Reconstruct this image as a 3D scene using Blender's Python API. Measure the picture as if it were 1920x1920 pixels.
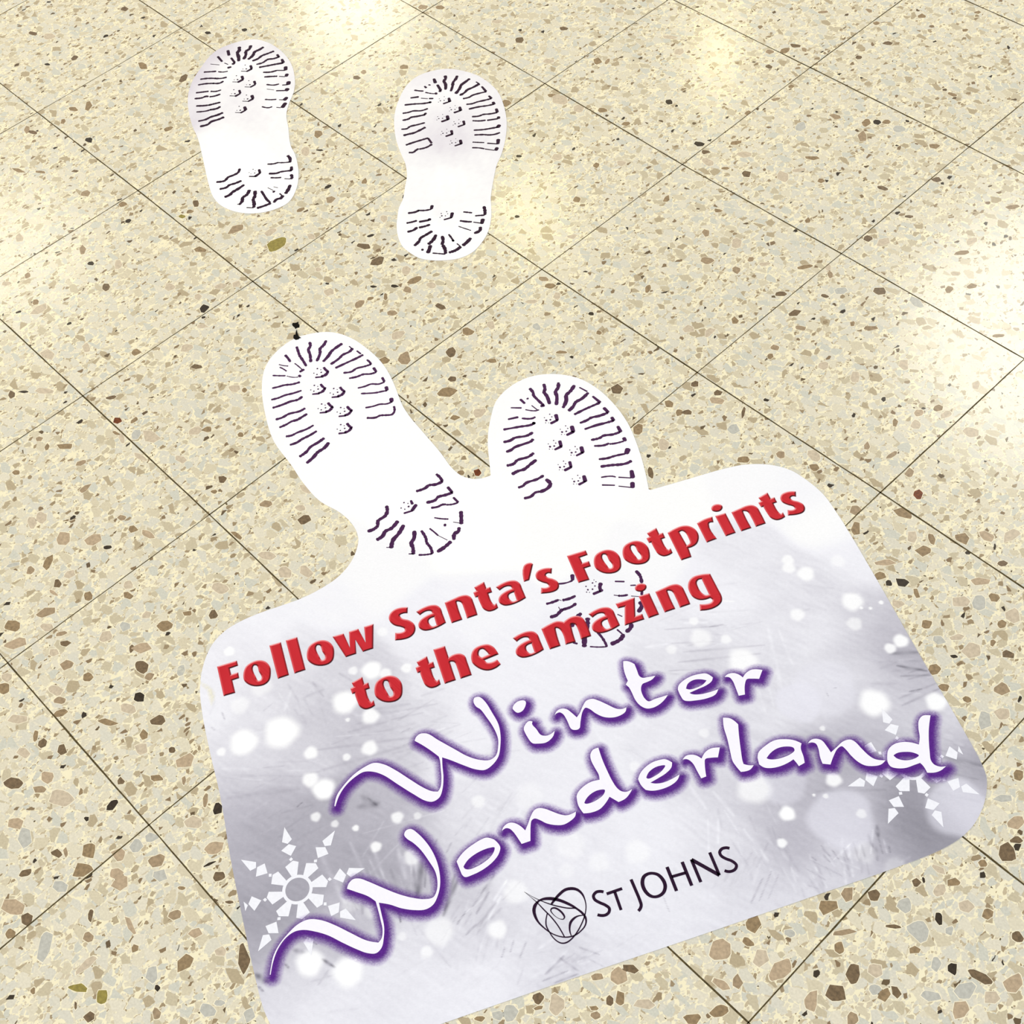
import bpy, math, random
import numpy as np
from mathutils import Matrix, Vector
from mathutils.geometry import tessellate_polygon

for _o in list(bpy.data.objects):
    bpy.data.objects.remove(_o)
SC = bpy.context.scene
COL = SC.collection
random.seed(7)
RNG = np.random.default_rng(7)

# ------------------------------------------------------------------ camera
cam_d = bpy.data.cameras.new('camera')
cam = bpy.data.objects.new('camera', cam_d)
COL.objects.link(cam)
F_PX = 2600.05
cam_d.sensor_width = 36.0
cam_d.lens = F_PX / 1920 * 36.0
cam_d.clip_start = 0.05
_R = [[0.6879165300466553, 0.7208134063650358, -0.08484621908490086], [0.5480600137786997, -0.5925383856572888, -0.5903630093591103], [-0.47581621345374575, 0.3596196528654789, -0.8026659556051019]]
_C = [0.8126368442166246, -0.656620510557067, 1.3972502413470995]
cam.matrix_world = Matrix(((_R[0][0], -_R[1][0], -_R[2][0], _C[0]),
                           (_R[0][1], -_R[1][1], -_R[2][1], _C[1]),
                           (_R[0][2], -_R[1][2], -_R[2][2], _C[2]),
                           (0, 0, 0, 1)))
SC.camera = cam

# ------------------------------------------------------------------ light
world = bpy.data.worlds.new('hall_light')
SC.world = world
world.use_nodes = True
wb = world.node_tree.nodes['Background']
wb.inputs[0].default_value = (0.98, 1.0, 1.04, 1)
wb.inputs[1].default_value = 0.53


def lamp(name, loc, energy, size, color=(1, 1, 1), aim=None, spread=180):
    d = bpy.data.lights.new(name, 'AREA')
    d.shape = 'DISK'
    d.size = size
    d.energy = energy
    d.color = color
    d.spread = math.radians(spread)
    o = bpy.data.objects.new(name, d)
    COL.objects.link(o)
    o.location = loc
    if aim is not None:
        o.rotation_euler = (Vector(aim) - Vector(loc)).to_track_quat('-Z', 'Y').to_euler()
    return o


# shop ceiling downlights, 2.7 m above the floor
lamp('ceiling_downlight', (-2.84, 3.70, 2.7), 4.2, 0.13, (1, 0.84, 0.42))
lamp('ceiling_downlight', (-4.55, 2.85, 2.7), 15, 0.60, (1, 0.92, 0.66))
lamp('ceiling_downlight', (-2.74, 2.34, 2.7), 4.5, 0.30, (1, 0.86, 0.40))
lamp('ceiling_downlight', (-0.55, 3.28, 2.7), 52, 1.40, (1, 0.96, 0.84))
lamp('ceiling_downlight', (-4.30, 0.60, 2.7), 9, 0.75, (1, 0.92, 0.70))
# unseen soft fill lamps added for tint: warm on one side, cool from the other
lamp('warm_fill', (-4.6, -2.6, 2.4), 186, 1.8, (1, 0.92, 0.74), (-0.6, 0.3, 0))
lamp('cool_fill', (3.0, -2.2, 2.6), 72, 1.8, (0.86, 0.91, 1), (0.3, 0, 0))

vs = SC.view_settings
vs.view_transform = 'Standard'
vs.look = 'None'
vs.gamma = 1
vs.exposure = 0.0
vs.use_curve_mapping = False

# ------------------------------------------------------------------ helpers


def lin(c):
    o = []
    for v in c:
        v = v / 255.0
        o.append(v / 12.92 if v <= 0.04045 else ((v + 0.055) / 1.055) ** 2.4)
    return tuple(o) + (1.0,)


def lin_a(a):
    a = np.clip(a, 0, 255) / 255.0
    return np.where(a <= 0.04045, a / 12.92, ((a + 0.055) / 1.055) ** 2.4)


def mat(name, rgb, rough=0.45, spec=0.5, bump=None):
    m = bpy.data.materials.new(name)
    m.use_nodes = True
    nt = m.node_tree
    b = nt.nodes['Principled BSDF']
    b.inputs['Base Color'].default_value = lin(rgb)
    b.inputs['Roughness'].default_value = rough
    b.inputs['Specular IOR Level'].default_value = spec
    return m


def speckled(name, rgb, amount=0.12, scale=900, rough=0.4, spec=0.35):
    """solid printed / stone colour with a fine procedural grain"""
    m = mat(name, rgb, rough, spec)
    nt = m.node_tree
    b = nt.nodes['Principled BSDF']
    tc = nt.nodes.new('ShaderNodeTexCoord')
    n = nt.nodes.new('ShaderNodeTexNoise')
    n.inputs['Scale'].default_value = scale
    n.inputs['Detail'].default_value = 3
    nt.links.new(tc.outputs['Object'], n.inputs['Vector'])
    mr = nt.nodes.new('ShaderNodeMapRange')
    mr.inputs['From Min'].default_value = 0.3
    mr.inputs['From Max'].default_value = 0.7
    mr.inputs['To Min'].default_value = 1 - amount
    mr.inputs['To Max'].default_value = 1 + amount
    nt.links.new(n.outputs['Fac'], mr.inputs['Value'])
    mx = nt.nodes.new('ShaderNodeVectorMath')
    mx.operation = 'SCALE'
    mx.inputs[0].default_value = lin(rgb)[:3]
    nt.links.new(mr.outputs['Result'], mx.inputs['Scale'])
    nt.links.new(mx.outputs[0], b.inputs['Base Color'])
    return m


def painted(name, alpha=False, rough=0.38, spec=0.3):
    """ink colour stored on the mesh as the attribute 'ink'"""
    m = bpy.data.materials.new(name)
    m.use_nodes = True
    nt = m.node_tree
    b = nt.nodes['Principled BSDF']
    b.inputs['Roughness'].default_value = rough
    b.inputs['Specular IOR Level'].default_value = spec
    a = nt.nodes.new('ShaderNodeAttribute')
    a.attribute_name = 'ink'
    nt.links.new(a.outputs['Color'], b.inputs['Base Color'])
    if alpha:
        nt.links.new(a.outputs['Alpha'], b.inputs['Alpha'])
    return m


def obj(name, verts, faces, mats, parent=None, fmat=None, ink=None, ink_dom='POINT', loc=None):
    me = bpy.data.meshes.new(name)
    me.from_pydata([tuple(v) for v in verts], [], faces)
    for m in (mats if isinstance(mats, (list, tuple)) else [mats]):
        me.materials.append(m)
    if fmat is not None:
        me.polygons.foreach_set('material_index', fmat)
    if ink is not None:
        at = me.color_attributes.new('ink', 'FLOAT_COLOR', ink_dom)
        at.data.foreach_set('color', np.asarray(ink, dtype=np.float32).ravel())
    me.update()
    o = bpy.data.objects.new(name, me)
    COL.objects.link(o)
    if loc is not None:
        o.location = loc
    if parent is not None:
        o.parent = parent
    return o


def empty(name, loc, parent=None, **kw):
    o = bpy.data.objects.new(name, None)
    o.empty_display_size = 0.05
    COL.objects.link(o)
    o.location = loc
    if parent is not None:
        o.parent = parent
    for k, v in kw.items():
        o[k] = v
    return o


U = 1e-5      # drawing units below are hundredths of a millimetre on the floor


def curve(pts, closed=True, step=4):
    """pts: (x, y, smooth) -> polyline; smooth vertices are joined by Catmull-Rom arcs"""
    n = len(pts)
    out = []
    rng = range(n) if closed else range(n - 1)
    for i in rng:
        p1, p2 = pts[i], pts[(i + 1) % n]
        out.append((p1[0], p1[1]))
        if not (p1[2] or p2[2]):
            continue
        p0 = pts[(i - 1) % n] if (p1[2] and (closed or i > 0)) else None
        p3 = pts[(i + 2) % n] if (p2[2] and (closed or i < n - 2)) else None
        a, b = np.array(p1[:2], float), np.array(p2[:2], float)
        d = b - a
        L = np.linalg.norm(d)
        if p0 is not None:
            q = np.array(p0[:2], float)
            l0 = max(np.linalg.norm(a - q), 1e-9)
            t1 = ((a - q) / l0 * L + d) / 2
        else:
            t1 = None
        if p3 is not None:
            q = np.array(p3[:2], float)
            l3 = max(np.linalg.norm(q - b), 1e-9)
            t2 = ((q - b) / l3 * L + d) / 2
        else:
            t2 = None
        if t1 is None:
            t1 = d if t2 is None else (1.5 * d - 0.5 * t2)
        if t2 is None:
            t2 = 1.5 * d - 0.5 * t1
        for k in range(1, step):
            t = k / step
            h = ((2*t**3 - 3*t*t + 1) * a + (t**3 - 2*t*t + t) * t1
                 + (-2*t**3 + 3*t*t) * b + (t**3 - t*t) * t2)
            out.append((h[0], h[1]))
    if not closed:
        out.append((pts[-1][0], pts[-1][1]))
    return out


def trip(a):
    return [(a[i] * U, a[i + 1] * U, a[i + 2]) for i in range(0, len(a), 3)]


def area(p):
    s = 0
    for i in range(len(p)):
        x0, y0 = p[i]
        x1, y1 = p[(i + 1) % len(p)]
        s += x0 * y1 - x1 * y0
    return s / 2


def fill(loops, z):
    """triangulated flat figure with holes -> verts, faces"""
    vv = [[Vector((x, y, 0)) for x, y in lp] for lp in loops]
    tr = tessellate_polygon(vv)
    fl = [v for lp in vv for v in lp]
    verts = [(v.x, v.y, z) for v in fl]
    faces = []
    for a, b, c in tr:
        n = (fl[b] - fl[a]).cross(fl[c] - fl[a]).z
        faces.append((a, b, c) if n > 0 else (c, b, a))
    return verts, faces


def solid(loops, z0, z1):
    """figure with a thin edge going down to z0"""
    v, f = fill(loops, z1)
    v = list(v)
    f = list(f)
    k = 0
    for lp in loops:
        n = len(lp)
        s = len(v)
        v += [(x, y, z0) for x, y in lp]
        ccw = area(lp) > 0
        for i in range(n):
            j = (i + 1) % n
            q = (s + i, s + j, k + j, k + i)
            f.append(q if ccw else q[::-1])
        k += n
    return v, f


def ribbon(a, z, smooth=True, closed=False, rough=0.0, cap=True, fat=1.0):
    """variable-width stroke. a: x, y, w triples in drawing units"""
    pts = [(a[i] * U, a[i + 1] * U, 1) for i in range(0, len(a), 3)]
    ws = [a[i + 2] * U * fat for i in range(0, len(a), 3)]
    if len(pts) == 1:
        return [], []
    st = 5 if smooth and len(pts) > 2 else 1
    if st > 1:
        c = curve(pts, closed, st)
        w = []
        n = len(ws)
        for i in range(n if closed else n - 1):
            for k in range(st):
                t = k / st
                w.append(ws[i] * (1 - t) + ws[(i + 1) % n] * t)
        if not closed:
            w.append(ws[-1])
    else:
        c = [p[:2] for p in pts]
        w = list(ws)
    if rough and not smooth:
        pass
    P = np.array(c)
    n = len(P)
    if closed:
        T = np.roll(P, -1, 0) - np.roll(P, 1, 0)
    else:
        T = np.gradient(P, axis=0)
    T /= np.maximum(np.linalg.norm(T, axis=1, keepdims=True), 1e-12)
    N = np.stack([-T[:, 1], T[:, 0]], 1)
    W = np.array(w)[:, None] / 2
    if rough:
        W = W * (1 + RNG.uniform(-rough, rough, W.shape))
    Lf, Rt = P + N * W, P - N * W
    verts = [(x, y, z) for x, y in Lf] + [(x, y, z) for x, y in Rt]
    faces = []
    m = n if closed else n - 1
    for i in range(m):
        j = (i + 1) % n
        faces.append((i, n + i, n + j, j))
    if cap and not closed:
        for e, sgn in ((0, -1), (n - 1, 1)):
            s = len(verts)
            h = float(W[e, 0])
            ring = []
            for k in range(5):
                an = math.pi / 2 - math.pi * k / 4
                d = N[e] * math.sin(an) * h + T[e] * sgn * math.cos(an) * h * 0.7
                ring.append((P[e, 0] + d[0], P[e, 1] + d[1], z))
            verts += ring
            ids = list(range(s, s + 5))
            faces.append(tuple(ids if sgn < 0 else ids[::-1]))
    return verts, faces


def join(parts):
    V, Fc = [], []
    for v, f in parts:
        s = len(V)
        V += list(v)
        Fc += [tuple(i + s for i in q) for q in f]
    return V, Fc


def disc(x, y, r, z, n=8):
    ph = random.random() * 6.28
    return ([(x + r * math.cos(ph + k * 2 * math.pi / n) * random.uniform(.85, 1.1),
              y + r * math.sin(ph + k * 2 * math.pi / n) * random.uniform(.85, 1.1), z) for k in range(n)],
            [tuple(range(n))])


def shift(v, o):
    return [(a - o[0], b - o[1], c) for a, b, c in v]


# ------------------------------------------------------------------ data, traced on the floor plane
D = {}
D['nodes'] = [[0,0,-120195,29966],[0,2,-59753,29871],[0,3,-29712,29756],[0,4,-43,29801],[0,5,29811,30034],[-1,1,-90255,60243],[-1,2,-59928,60031],[-1,3,-29806,59682],[-1,4,25,60024],[-2,3,-30100,90181],[-2,4,-132,90237],[1,1,-90076,90],[1,2,-59856,-44],[2,2,-59929,-29885],[2,3,-29916,-29862],[3,3,-30122,-60144],[3,4,-131,-59973],[2,6,60093,-29957]]
D['glyph'] = {"F":[[0,0,0,0,1079,2142,0,1756,1835,0,1345,896,0,2123,527,0,2487,1286,0,3210,902,0,2864,146,0,4463,-615,0,3816,-1833,0]],"o":[[0,-1169,-1145,1,-1712,-336,1,-1653,552,1,-1222,1294,1,-501,1679,1,487,1587,1,1220,1128,1,1843,407,1,1885,-289,1,1382,-1094,1,623,-1573,1,-319,-1653,1],[0,-933,72,1,-1107,404,1,-854,612,1,-3,295,1,806,75,1,1015,-218,1,879,-512,1,303,-404,1,-372,-222,1]],"l":[[0,0,0,0,634,1244,0,4927,-873,0,4368,-2094,0]],"w":[[0,0,0,0,628,1188,0,2741,452,0,922,1806,0,1414,2833,0,3579,2203,0,1729,3506,0,2246,4558,0,4848,2314,0,4303,1180,0,2318,1634,0,3919,465,0,3379,-696,0]],"S":[[0,0,0,0,615,-579,0,290,-937,1,165,-1399,1,636,-1523,1,1471,-1113,1,2278,-1036,1,2901,-1299,1,3343,-1899,1,3372,-2631,1,2984,-3419,1,2399,-4107,0,1621,-3407,0,2084,-2920,1,2224,-2448,1,1974,-2259,1,1599,-2358,1,785,-2785,1,101,-2833,1,-532,-2572,1,-892,-2050,1,-929,-1307,1,-587,-605,1]],"a":[[0,-3789,-1428,0,-3610,-482,1,-3245,346,1,-2694,865,1,-2030,919,1,-1225,557,1,0,0,0,-191,-946,1,-625,-1984,1,-1113,-2546,1,-1762,-2684,1,-2275,-2402,1,-2525,-1869,1,-2478,-1053,1,-2200,-225,0,-2525,-151,1,-2917,-521,1,-3081,-1450,0],[0,-1783,-1169,1,-1813,-856,1,-1641,-436,0,-593,-985,0,-820,-1454,1,-1371,-1464,1]],"n":[[0,-4187,-1544,0,-3829,-460,1,-3489,470,1,-3042,1012,1,-2395,1148,1,-1554,811,1,0,0,0,-551,-1203,0,-1858,-512,1,-2784,-173,1,-3213,-437,1,-2818,-724,1,-835,-1693,0,-1400,-2908,0]],"t":[[0,201,-1955,0,289,-1523,0,-285,-1360,0,0,0,0,891,-432,0,1090,18,0,1842,-362,0,1652,-803,0,3004,-1409,1,3326,-1417,0,3338,-1061,0,3988,-1380,0,3894,-1951,1,3546,-2501,1,2907,-2708,1,2065,-2465,1,1063,-2019,0,897,-2261,0]],"q":[[0,-616,-1022,1,-660,-527,1,-356,-64,1,0,0,0,1344,-1938,0,1057,-2560,0]],"s":[[0,0,0,0,542,-611,0,180,-861,1,156,-1185,1,488,-1315,1,1183,-1017,1,1850,-921,1,2415,-1180,1,2705,-1694,1,2547,-2365,1,1647,-3505,0,1077,-2872,0,1508,-2468,1,1588,-2095,1,1261,-1999,1,607,-2261,1,-101,-2396,1,-721,-2094,1,-981,-1539,1,-806,-878,1,-423,-342,1]],"p":[[0,0,0,0,211,1055,1,576,1943,1,1115,2480,1,1958,2676,1,2850,2410,1,3421,1852,1,3709,1128,1,3585,383,1,3398,30,0,4547,-687,0,3981,-1890,0],[0,1003,1022,0,1090,1377,1,1502,1486,1,2381,1157,1,2987,726,1,2959,196,0]],"r":[[0,0,0,0,232,1043,1,704,2033,0,1396,1478,0,1108,1118,1,1162,894,1,3330,-96,0,2819,-1347,0]],"i":[[0,-3516,219,0,-2895,1403,0,0,0,0,-540,-1209,0],[1,-4653,799,1,-4780,1240,1,-4515,1765,1,-3979,1980,1,-3644,1731,1,-3558,1253,1,-3809,798,1,-4277,588,1]],"h":[[0,-636,-1269,0,0,0,0,1495,-740,0,1606,-106,1,2024,505,1,2647,716,1,3636,305,1,5201,-458,0,4619,-1693,0,3292,-1004,1,2428,-711,1,2069,-1019,1,2498,-1268,1,4358,-2184,0,3784,-3408,0]],"e":[[0,-2133,-2436,1,-2549,-1838,1,-2637,-1258,1,-2369,-505,1,-1905,68,1,-1201,269,1,-457,144,1,0,0,0,-622,-1660,0,-182,-1686,1,160,-1294,1,368,-605,0,1160,-738,0,1117,-1481,1,748,-2271,1,161,-2715,1,-671,-2935,1,-1404,-2895,1],[0,-1796,-1538,1,-2034,-1102,1,-1894,-803,1,-1369,-720,1,-834,-791,0,-1134,-1653,0,-1538,-1706,1]],"m":[[0,-4986,-3322,0,-4753,-2225,1,-4429,-1361,1,-3944,-954,1,-3730,-871,0,-3647,88,1,-3267,751,1,-2695,1070,1,-2000,964,1,0,0,0,-547,-1149,0,-1711,-447,1,-2494,-177,1,-2842,-422,1,-2329,-863,1,-763,-1802,0,-1359,-2897,0,-2697,-2048,1,-3451,-1889,1,-3787,-2072,1,-3315,-2466,1,-1671,-3408,0,-2236,-4603,0]],"z":[[0,0,0,0,1030,2204,0,2907,337,0,3256,1139,0,3984,744,0,2891,-1464,0,1083,420,0,686,-260,0]],"g":[[0,0,0,0,2319,-1081,0,3285,-1590,1,3626,-2037,1,3708,-2661,1,3505,-3489,1,3137,-4127,1,2614,-4709,0,1986,-4065,0,2507,-3536,1,2791,-2975,1,2694,-2594,1,2303,-2577,0,2048,-3137,1,1566,-3653,1,863,-3865,1,109,-3672,1,-632,-3202,1,-1118,-2486,1,-1158,-1674,1,-733,-843,1],[0,-317,-1996,1,-406,-1624,1,-201,-1261,0,1864,-2282,0,1612,-2647,1,900,-2672,1,230,-2394,1]]}
D['red'] = [["F",-10876,-42632],["o",-6628,-39852],["l",-8587,-36484],["l",-7698,-34678],["o",-3272,-32878],["w",-3982,-30434],["S",-492,-21483],["a",4521,-19768],["n",6472,-16425],["t",3558,-12661],["a",8964,-10772],["q",6075,-6788],["s",8184,-5621],["F",8236,-3104],["o",12434,-368],["o",14068,2961],["t",13329,7353],["p",14848,7757],["r",16506,11254],["i",20918,13375],["n",22665,16908],["t",19748,20663],["s",22195,23144],["t",2838,-31501],["o",6310,-30415],["t",6285,-24396],["h",6795,-22002],["e",12251,-18407],["a",15651,-14310],["m",18375,-9210],["a",19788,-5836],["z",17332,-4028],["i",22105,-1611],["n",23797,1962],["g",22613,6769]]
D['words'] = [6,7,10,2,3,7]
D['script'] = [["W",[[0,13091,-44101,0,12296,-43091,1,11944,-41935,1,11727,-40300,1,11872,-38809,1,12265,-37666,1,13220,-36999,1,14751,-36536,1,16706,-36159,1,18471,-35785,1,19529,-35390,1,20042,-34959,0,19869,-34432,1,19146,-33634,1,18190,-32880,1,17399,-32291,1,16954,-32073,0,15923,-32179,1,14632,-32393,1,13538,-32668,0,13308,-32284,1,13307,-31677,1,13855,-31099,1,15348,-30756,1,17612,-30212,1,19302,-29778,1,20585,-29135,1,21390,-28359,1,21472,-27517,1,20845,-26587,1,20108,-25923,1,18872,-25380,1,17108,-24974,1,16000,-24800,1,15345,-24896,1,14664,-24657,1,14415,-24271,1,14695,-23824,1,15444,-23734,1,17232,-24152,1,18874,-24682,1,19949,-25386,1,20852,-26238,1,21763,-27407,1,22030,-28501,1,21875,-29574,1,21110,-30230,1,19789,-30832,1,18163,-31469,1,17303,-31873,0,18055,-32504,1,19217,-33398,1,20206,-34437,1,20674,-35302,1,20528,-36133,1,19911,-36616,1,18378,-37033,1,16195,-37488,1,14241,-37871,1,13106,-38378,1,12293,-39163,1,12064,-40142,1,12081,-41468,1,12445,-42781,1,13190,-44038,0]]],["i",[[0,21405,-21761,0,21061,-22018,1,21177,-22851,1,21443,-23173,0,22312,-23490,1,23343,-23643,1,23750,-23324,1,24379,-22505,1,24403,-21481,1,24022,-20842,0,24011,-21356,1,23790,-21927,1,23278,-22275,1,22386,-22124,1,21597,-22013,1],[1,18545,-22160,1,18314,-21347,1,18673,-20635,1,19009,-20535,1,19380,-20920,1,19603,-21662,1,19379,-22170,1,18840,-22245,1]]],["n",[[0,22647,-19480,0,22442,-18945,1,22592,-18362,1,23039,-18008,1,23889,-17926,1,24634,-17941,0,24501,-17340,1,24145,-16510,1,23930,-15686,1,24237,-15054,1,24955,-14707,1,26074,-14373,1,27083,-14067,1,27526,-13716,1,27787,-13174,0,28082,-13621,1,28034,-14249,1,27644,-15058,1,26798,-15796,1,25791,-16105,1,24947,-16183,1,24495,-16395,1,24551,-16854,1,25120,-17766,1,25787,-18573,0,25801,-18919,1,25329,-19372,1,24870,-19308,0,23934,-18902,1,23215,-18717,1,22793,-18829,1,22633,-19201,1]]],["t",[[0,23407,-9081,0,23789,-8718,1,24609,-8471,0,25382,-8873,1,26111,-9232,1,26535,-9129,1,26873,-8657,1,27380,-7950,0,27438,-8568,1,27248,-9198,1,27056,-9753,1,27345,-10296,1,27974,-10733,1,28613,-10933,1,29080,-10884,1,29359,-10221,1,30083,-8794,0,30203,-9341,1,30229,-10196,1,30012,-11061,1,29565,-11678,1,28890,-11915,1,28048,-11840,1,26760,-11299,1,26256,-11111,0,25722,-11099,0,25559,-10582,0,24681,-10142,1,23952,-9626,1]]],["e",[[0,30429,-7504,0,30135,-7042,1,30110,-6174,1,30362,-5187,1,30795,-4400,1,31359,-3759,1,32242,-3621,0,32462,-4082,1,32378,-4905,1,32021,-5911,1,31665,-6915,0,31975,-6840,1,32605,-6284,1,33184,-5392,1,33679,-4331,0,33901,-5076,1,33544,-6077,1,32845,-7111,1,32004,-7987,1,31695,-8063,0,30924,-7770,1],[0,31022,-6790,0,30740,-6169,1,30892,-5355,1,31379,-4771,1,31983,-4390,0,32035,-5084,1,31778,-5921,1,31379,-6598,1]]],["r",[[0,33159,-2674,0,33181,-2130,1,33565,-1571,1,34101,-1330,1,34687,-1294,0,34570,-585,1,34763,197,1,35648,963,0,36126,-177,0,35537,-708,1,35166,-1135,1,35277,-1550,1,36288,-2797,0,35889,-3398,0,34887,-2809,1,34192,-2435,1,33602,-2327,1]]],["W",[[0,22692,-60564,0,22061,-59897,1,21436,-59137,1,20909,-57960,1,20663,-56645,1,20620,-55196,1,21021,-54091,1,22050,-53204,1,23619,-52475,1,25332,-51880,1,27110,-51212,1,28142,-50502,0,28040,-49984,1,27443,-49330,1,26433,-48759,1,25373,-48222,1,24605,-47863,0,23566,-48084,1,22327,-48657,1,21358,-49124,0,21048,-48618,1,21013,-48002,1,21437,-47473,1,22326,-47040,1,23988,-46382,1,25717,-45650,1,27058,-44893,1,28126,-44051,1,28609,-43289,1,28352,-42582,1,27730,-41904,1,26703,-41288,1,25342,-40982,1,23714,-40754,1,22556,-40800,1,21700,-40964,1,21175,-40887,1,20933,-40448,1,21108,-39990,1,21576,-39788,0,22716,-39722,1,24270,-39878,1,25821,-40348,1,27112,-41050,1,28102,-41862,1,28797,-42785,1,29204,-43819,1,29030,-44703,1,28218,-45613,1,27120,-46424,1,25944,-47025,1,24949,-47716,0,26083,-48315,1,27307,-48996,1,28129,-49741,1,28795,-50627,1,28822,-51367,1,28198,-51985,1,27123,-52511,1,25472,-53140,1,23766,-53738,1,22510,-54431,1,21504,-55188,1,21000,-55921,1,20848,-56930,1,21180,-58311,1,21871,-59473,1,22754,-60502,0]]],["o",[[0,27472,-38930,0,27306,-38360,1,27212,-37435,1,27340,-36287,1,27512,-35493,1,27778,-34890,1,28501,-34449,0,29231,-34443,1,29665,-34587,1,29963,-34975,1,30181,-35551,1,30266,-36477,1,30133,-37613,1,29773,-38743,1,29373,-39468,1,28892,-39495,0],[0,28411,-38795,0,28208,-37929,1,28312,-36869,1,28595,-35971,1,28891,-35399,1,29222,-35020,1,29489,-35324,1,29684,-36036,1,29606,-37123,1,29378,-37960,1,29059,-38607,1,28698,-38849,1]]],["n",[[0,28439,-33215,0,28217,-32682,1,28293,-32054,1,28673,-31661,1,29330,-31426,1,30193,-31392,0,29852,-30630,1,29420,-29777,1,29222,-29038,1,29409,-28564,1,29919,-28186,1,30775,-27822,1,31627,-27458,1,32189,-27029,1,32566,-26082,0,32891,-26520,1,32907,-27198,1,32672,-28060,1,32034,-28739,1,31218,-29244,1,30450,-29472,1,29939,-29737,1,29864,-30099,1,30226,-30613,1,30800,-31202,1,31446,-31828,0,31016,-32724,0,30142,-32529,1,29334,-32400,1,28817,-32445,1,28507,-32688,1]]],["d",[[0,29007,-18948,0,28760,-19553,1,28958,-20156,1,29506,-20601,1,30489,-20981,1,31316,-21263,1,31804,-21629,0,31292,-22481,1,31088,-23510,1,31171,-24376,1,31373,-24770,0,32295,-25400,1,33302,-25644,0,33802,-25043,1,34209,-24125,1,34190,-23211,1,33971,-22311,0,35096,-22075,0,35349,-21269,1,35278,-20516,1,35096,-19926,0,34908,-20580,1,34486,-20929,1,33915,-21011,1,32930,-20778,1,31698,-20295,1,30333,-19682,1],[0,32508,-24726,0,32322,-24203,1,32301,-23399,1,32542,-22635,1,33047,-22087,1,33317,-22534,1,33279,-23392,1,33012,-24237,1,32690,-24689,1]]],["e",[[0,34757,-18654,0,34487,-18081,1,34355,-17250,1,34507,-16142,1,34868,-15371,1,35263,-14869,1,36066,-14638,0,36418,-15139,1,36461,-16055,1,36248,-17095,1,36006,-18041,0,36441,-17762,1,36988,-17090,1,37374,-16125,1,37617,-15117,0,37880,-15754,1,37833,-16628,1,37394,-17760,1,36794,-18601,1,36221,-19014,0,35536,-18969,1],[0,35277,-17914,0,35048,-17300,1,35092,-16540,1,35312,-15967,1,35774,-15425,1,35946,-16075,1,35846,-17007,1,35489,-17888,1]]],["r",[[0,36667,-13604,0,36628,-12992,1,36900,-12534,1,37390,-12193,1,38066,-12061,0,37841,-11172,1,37987,-10443,1,38609,-9674,0,39251,-10725,0,38734,-11287,1,38402,-11803,1,38527,-12071,0,39114,-12667,1,39849,-13304,0,39610,-13854,0,38663,-13488,1,37802,-13158,1,37217,-13139,1,36892,-13284,1]]],["l",[[0,36443,-6688,0,37095,-6197,1,38189,-6152,0,39098,-7073,1,40490,-8361,1,41406,-9166,1,41770,-9396,0,42223,-9152,1,42645,-8745,0,42705,-9458,1,42176,-10314,0,41318,-10154,1,40711,-9965,1,39637,-9181,1,38490,-8316,1,37269,-7501,1]]],["a",[[0,42403,-7817,0,42039,-7260,1,42037,-6088,1,42341,-4879,1,43041,-4010,1,43861,-3418,1,44677,-3157,0,44975,-3652,1,45840,-4246,1,46401,-4736,0,46205,-5477,0,45772,-5343,1,45266,-5252,0,45112,-5979,1,44688,-7030,1,44075,-7853,1,43595,-8188,1,43006,-8268,0],[0,43098,-7147,0,43008,-6327,1,43160,-5464,1,43676,-4642,1,44371,-4169,1,44671,-4335,1,44638,-5016,1,44334,-5826,1,43881,-6586,1,43321,-7088,1]]],["n",[[0,45170,-2669,0,45141,-2136,1,45435,-1644,1,46016,-1365,1,46848,-1544,1,47643,-1822,0,47686,-878,1,47762,173,1,48153,828,1,48601,979,1,49740,821,1,50839,703,1,51530,818,1,52416,1467,0,52369,736,1,51906,43,1,51222,-507,1,50468,-686,1,49401,-613,1,48581,-433,1,48010,-427,1,47875,-973,1,48056,-1770,1,48514,-2982,0,47844,-3491,0,47152,-3056,1,46393,-2400,1,45818,-2116,1,45463,-2248,1]]],["d",[[0,52592,9179,0,52008,8548,1,52055,7813,1,52575,7040,1,53341,6232,1,53820,5440,0,53062,5059,1,52391,4483,1,51903,3666,1,51851,2714,1,52302,1906,1,52788,1414,1,53280,1274,1,53906,1605,1,54508,2254,1,54933,3141,1,55227,3766,0,55716,3692,1,56456,3348,0,57036,3948,1,57330,4571,1,57417,5333,0,57005,4868,1,56418,4642,1,55872,4798,1,55186,5510,1,54346,6502,1,53440,7729,1],[0,52659,2525,0,52796,3071,1,53297,3719,1,53912,4215,1,54598,4393,1,54487,3737,1,53909,2906,1,53124,2492,1]]]]
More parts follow.
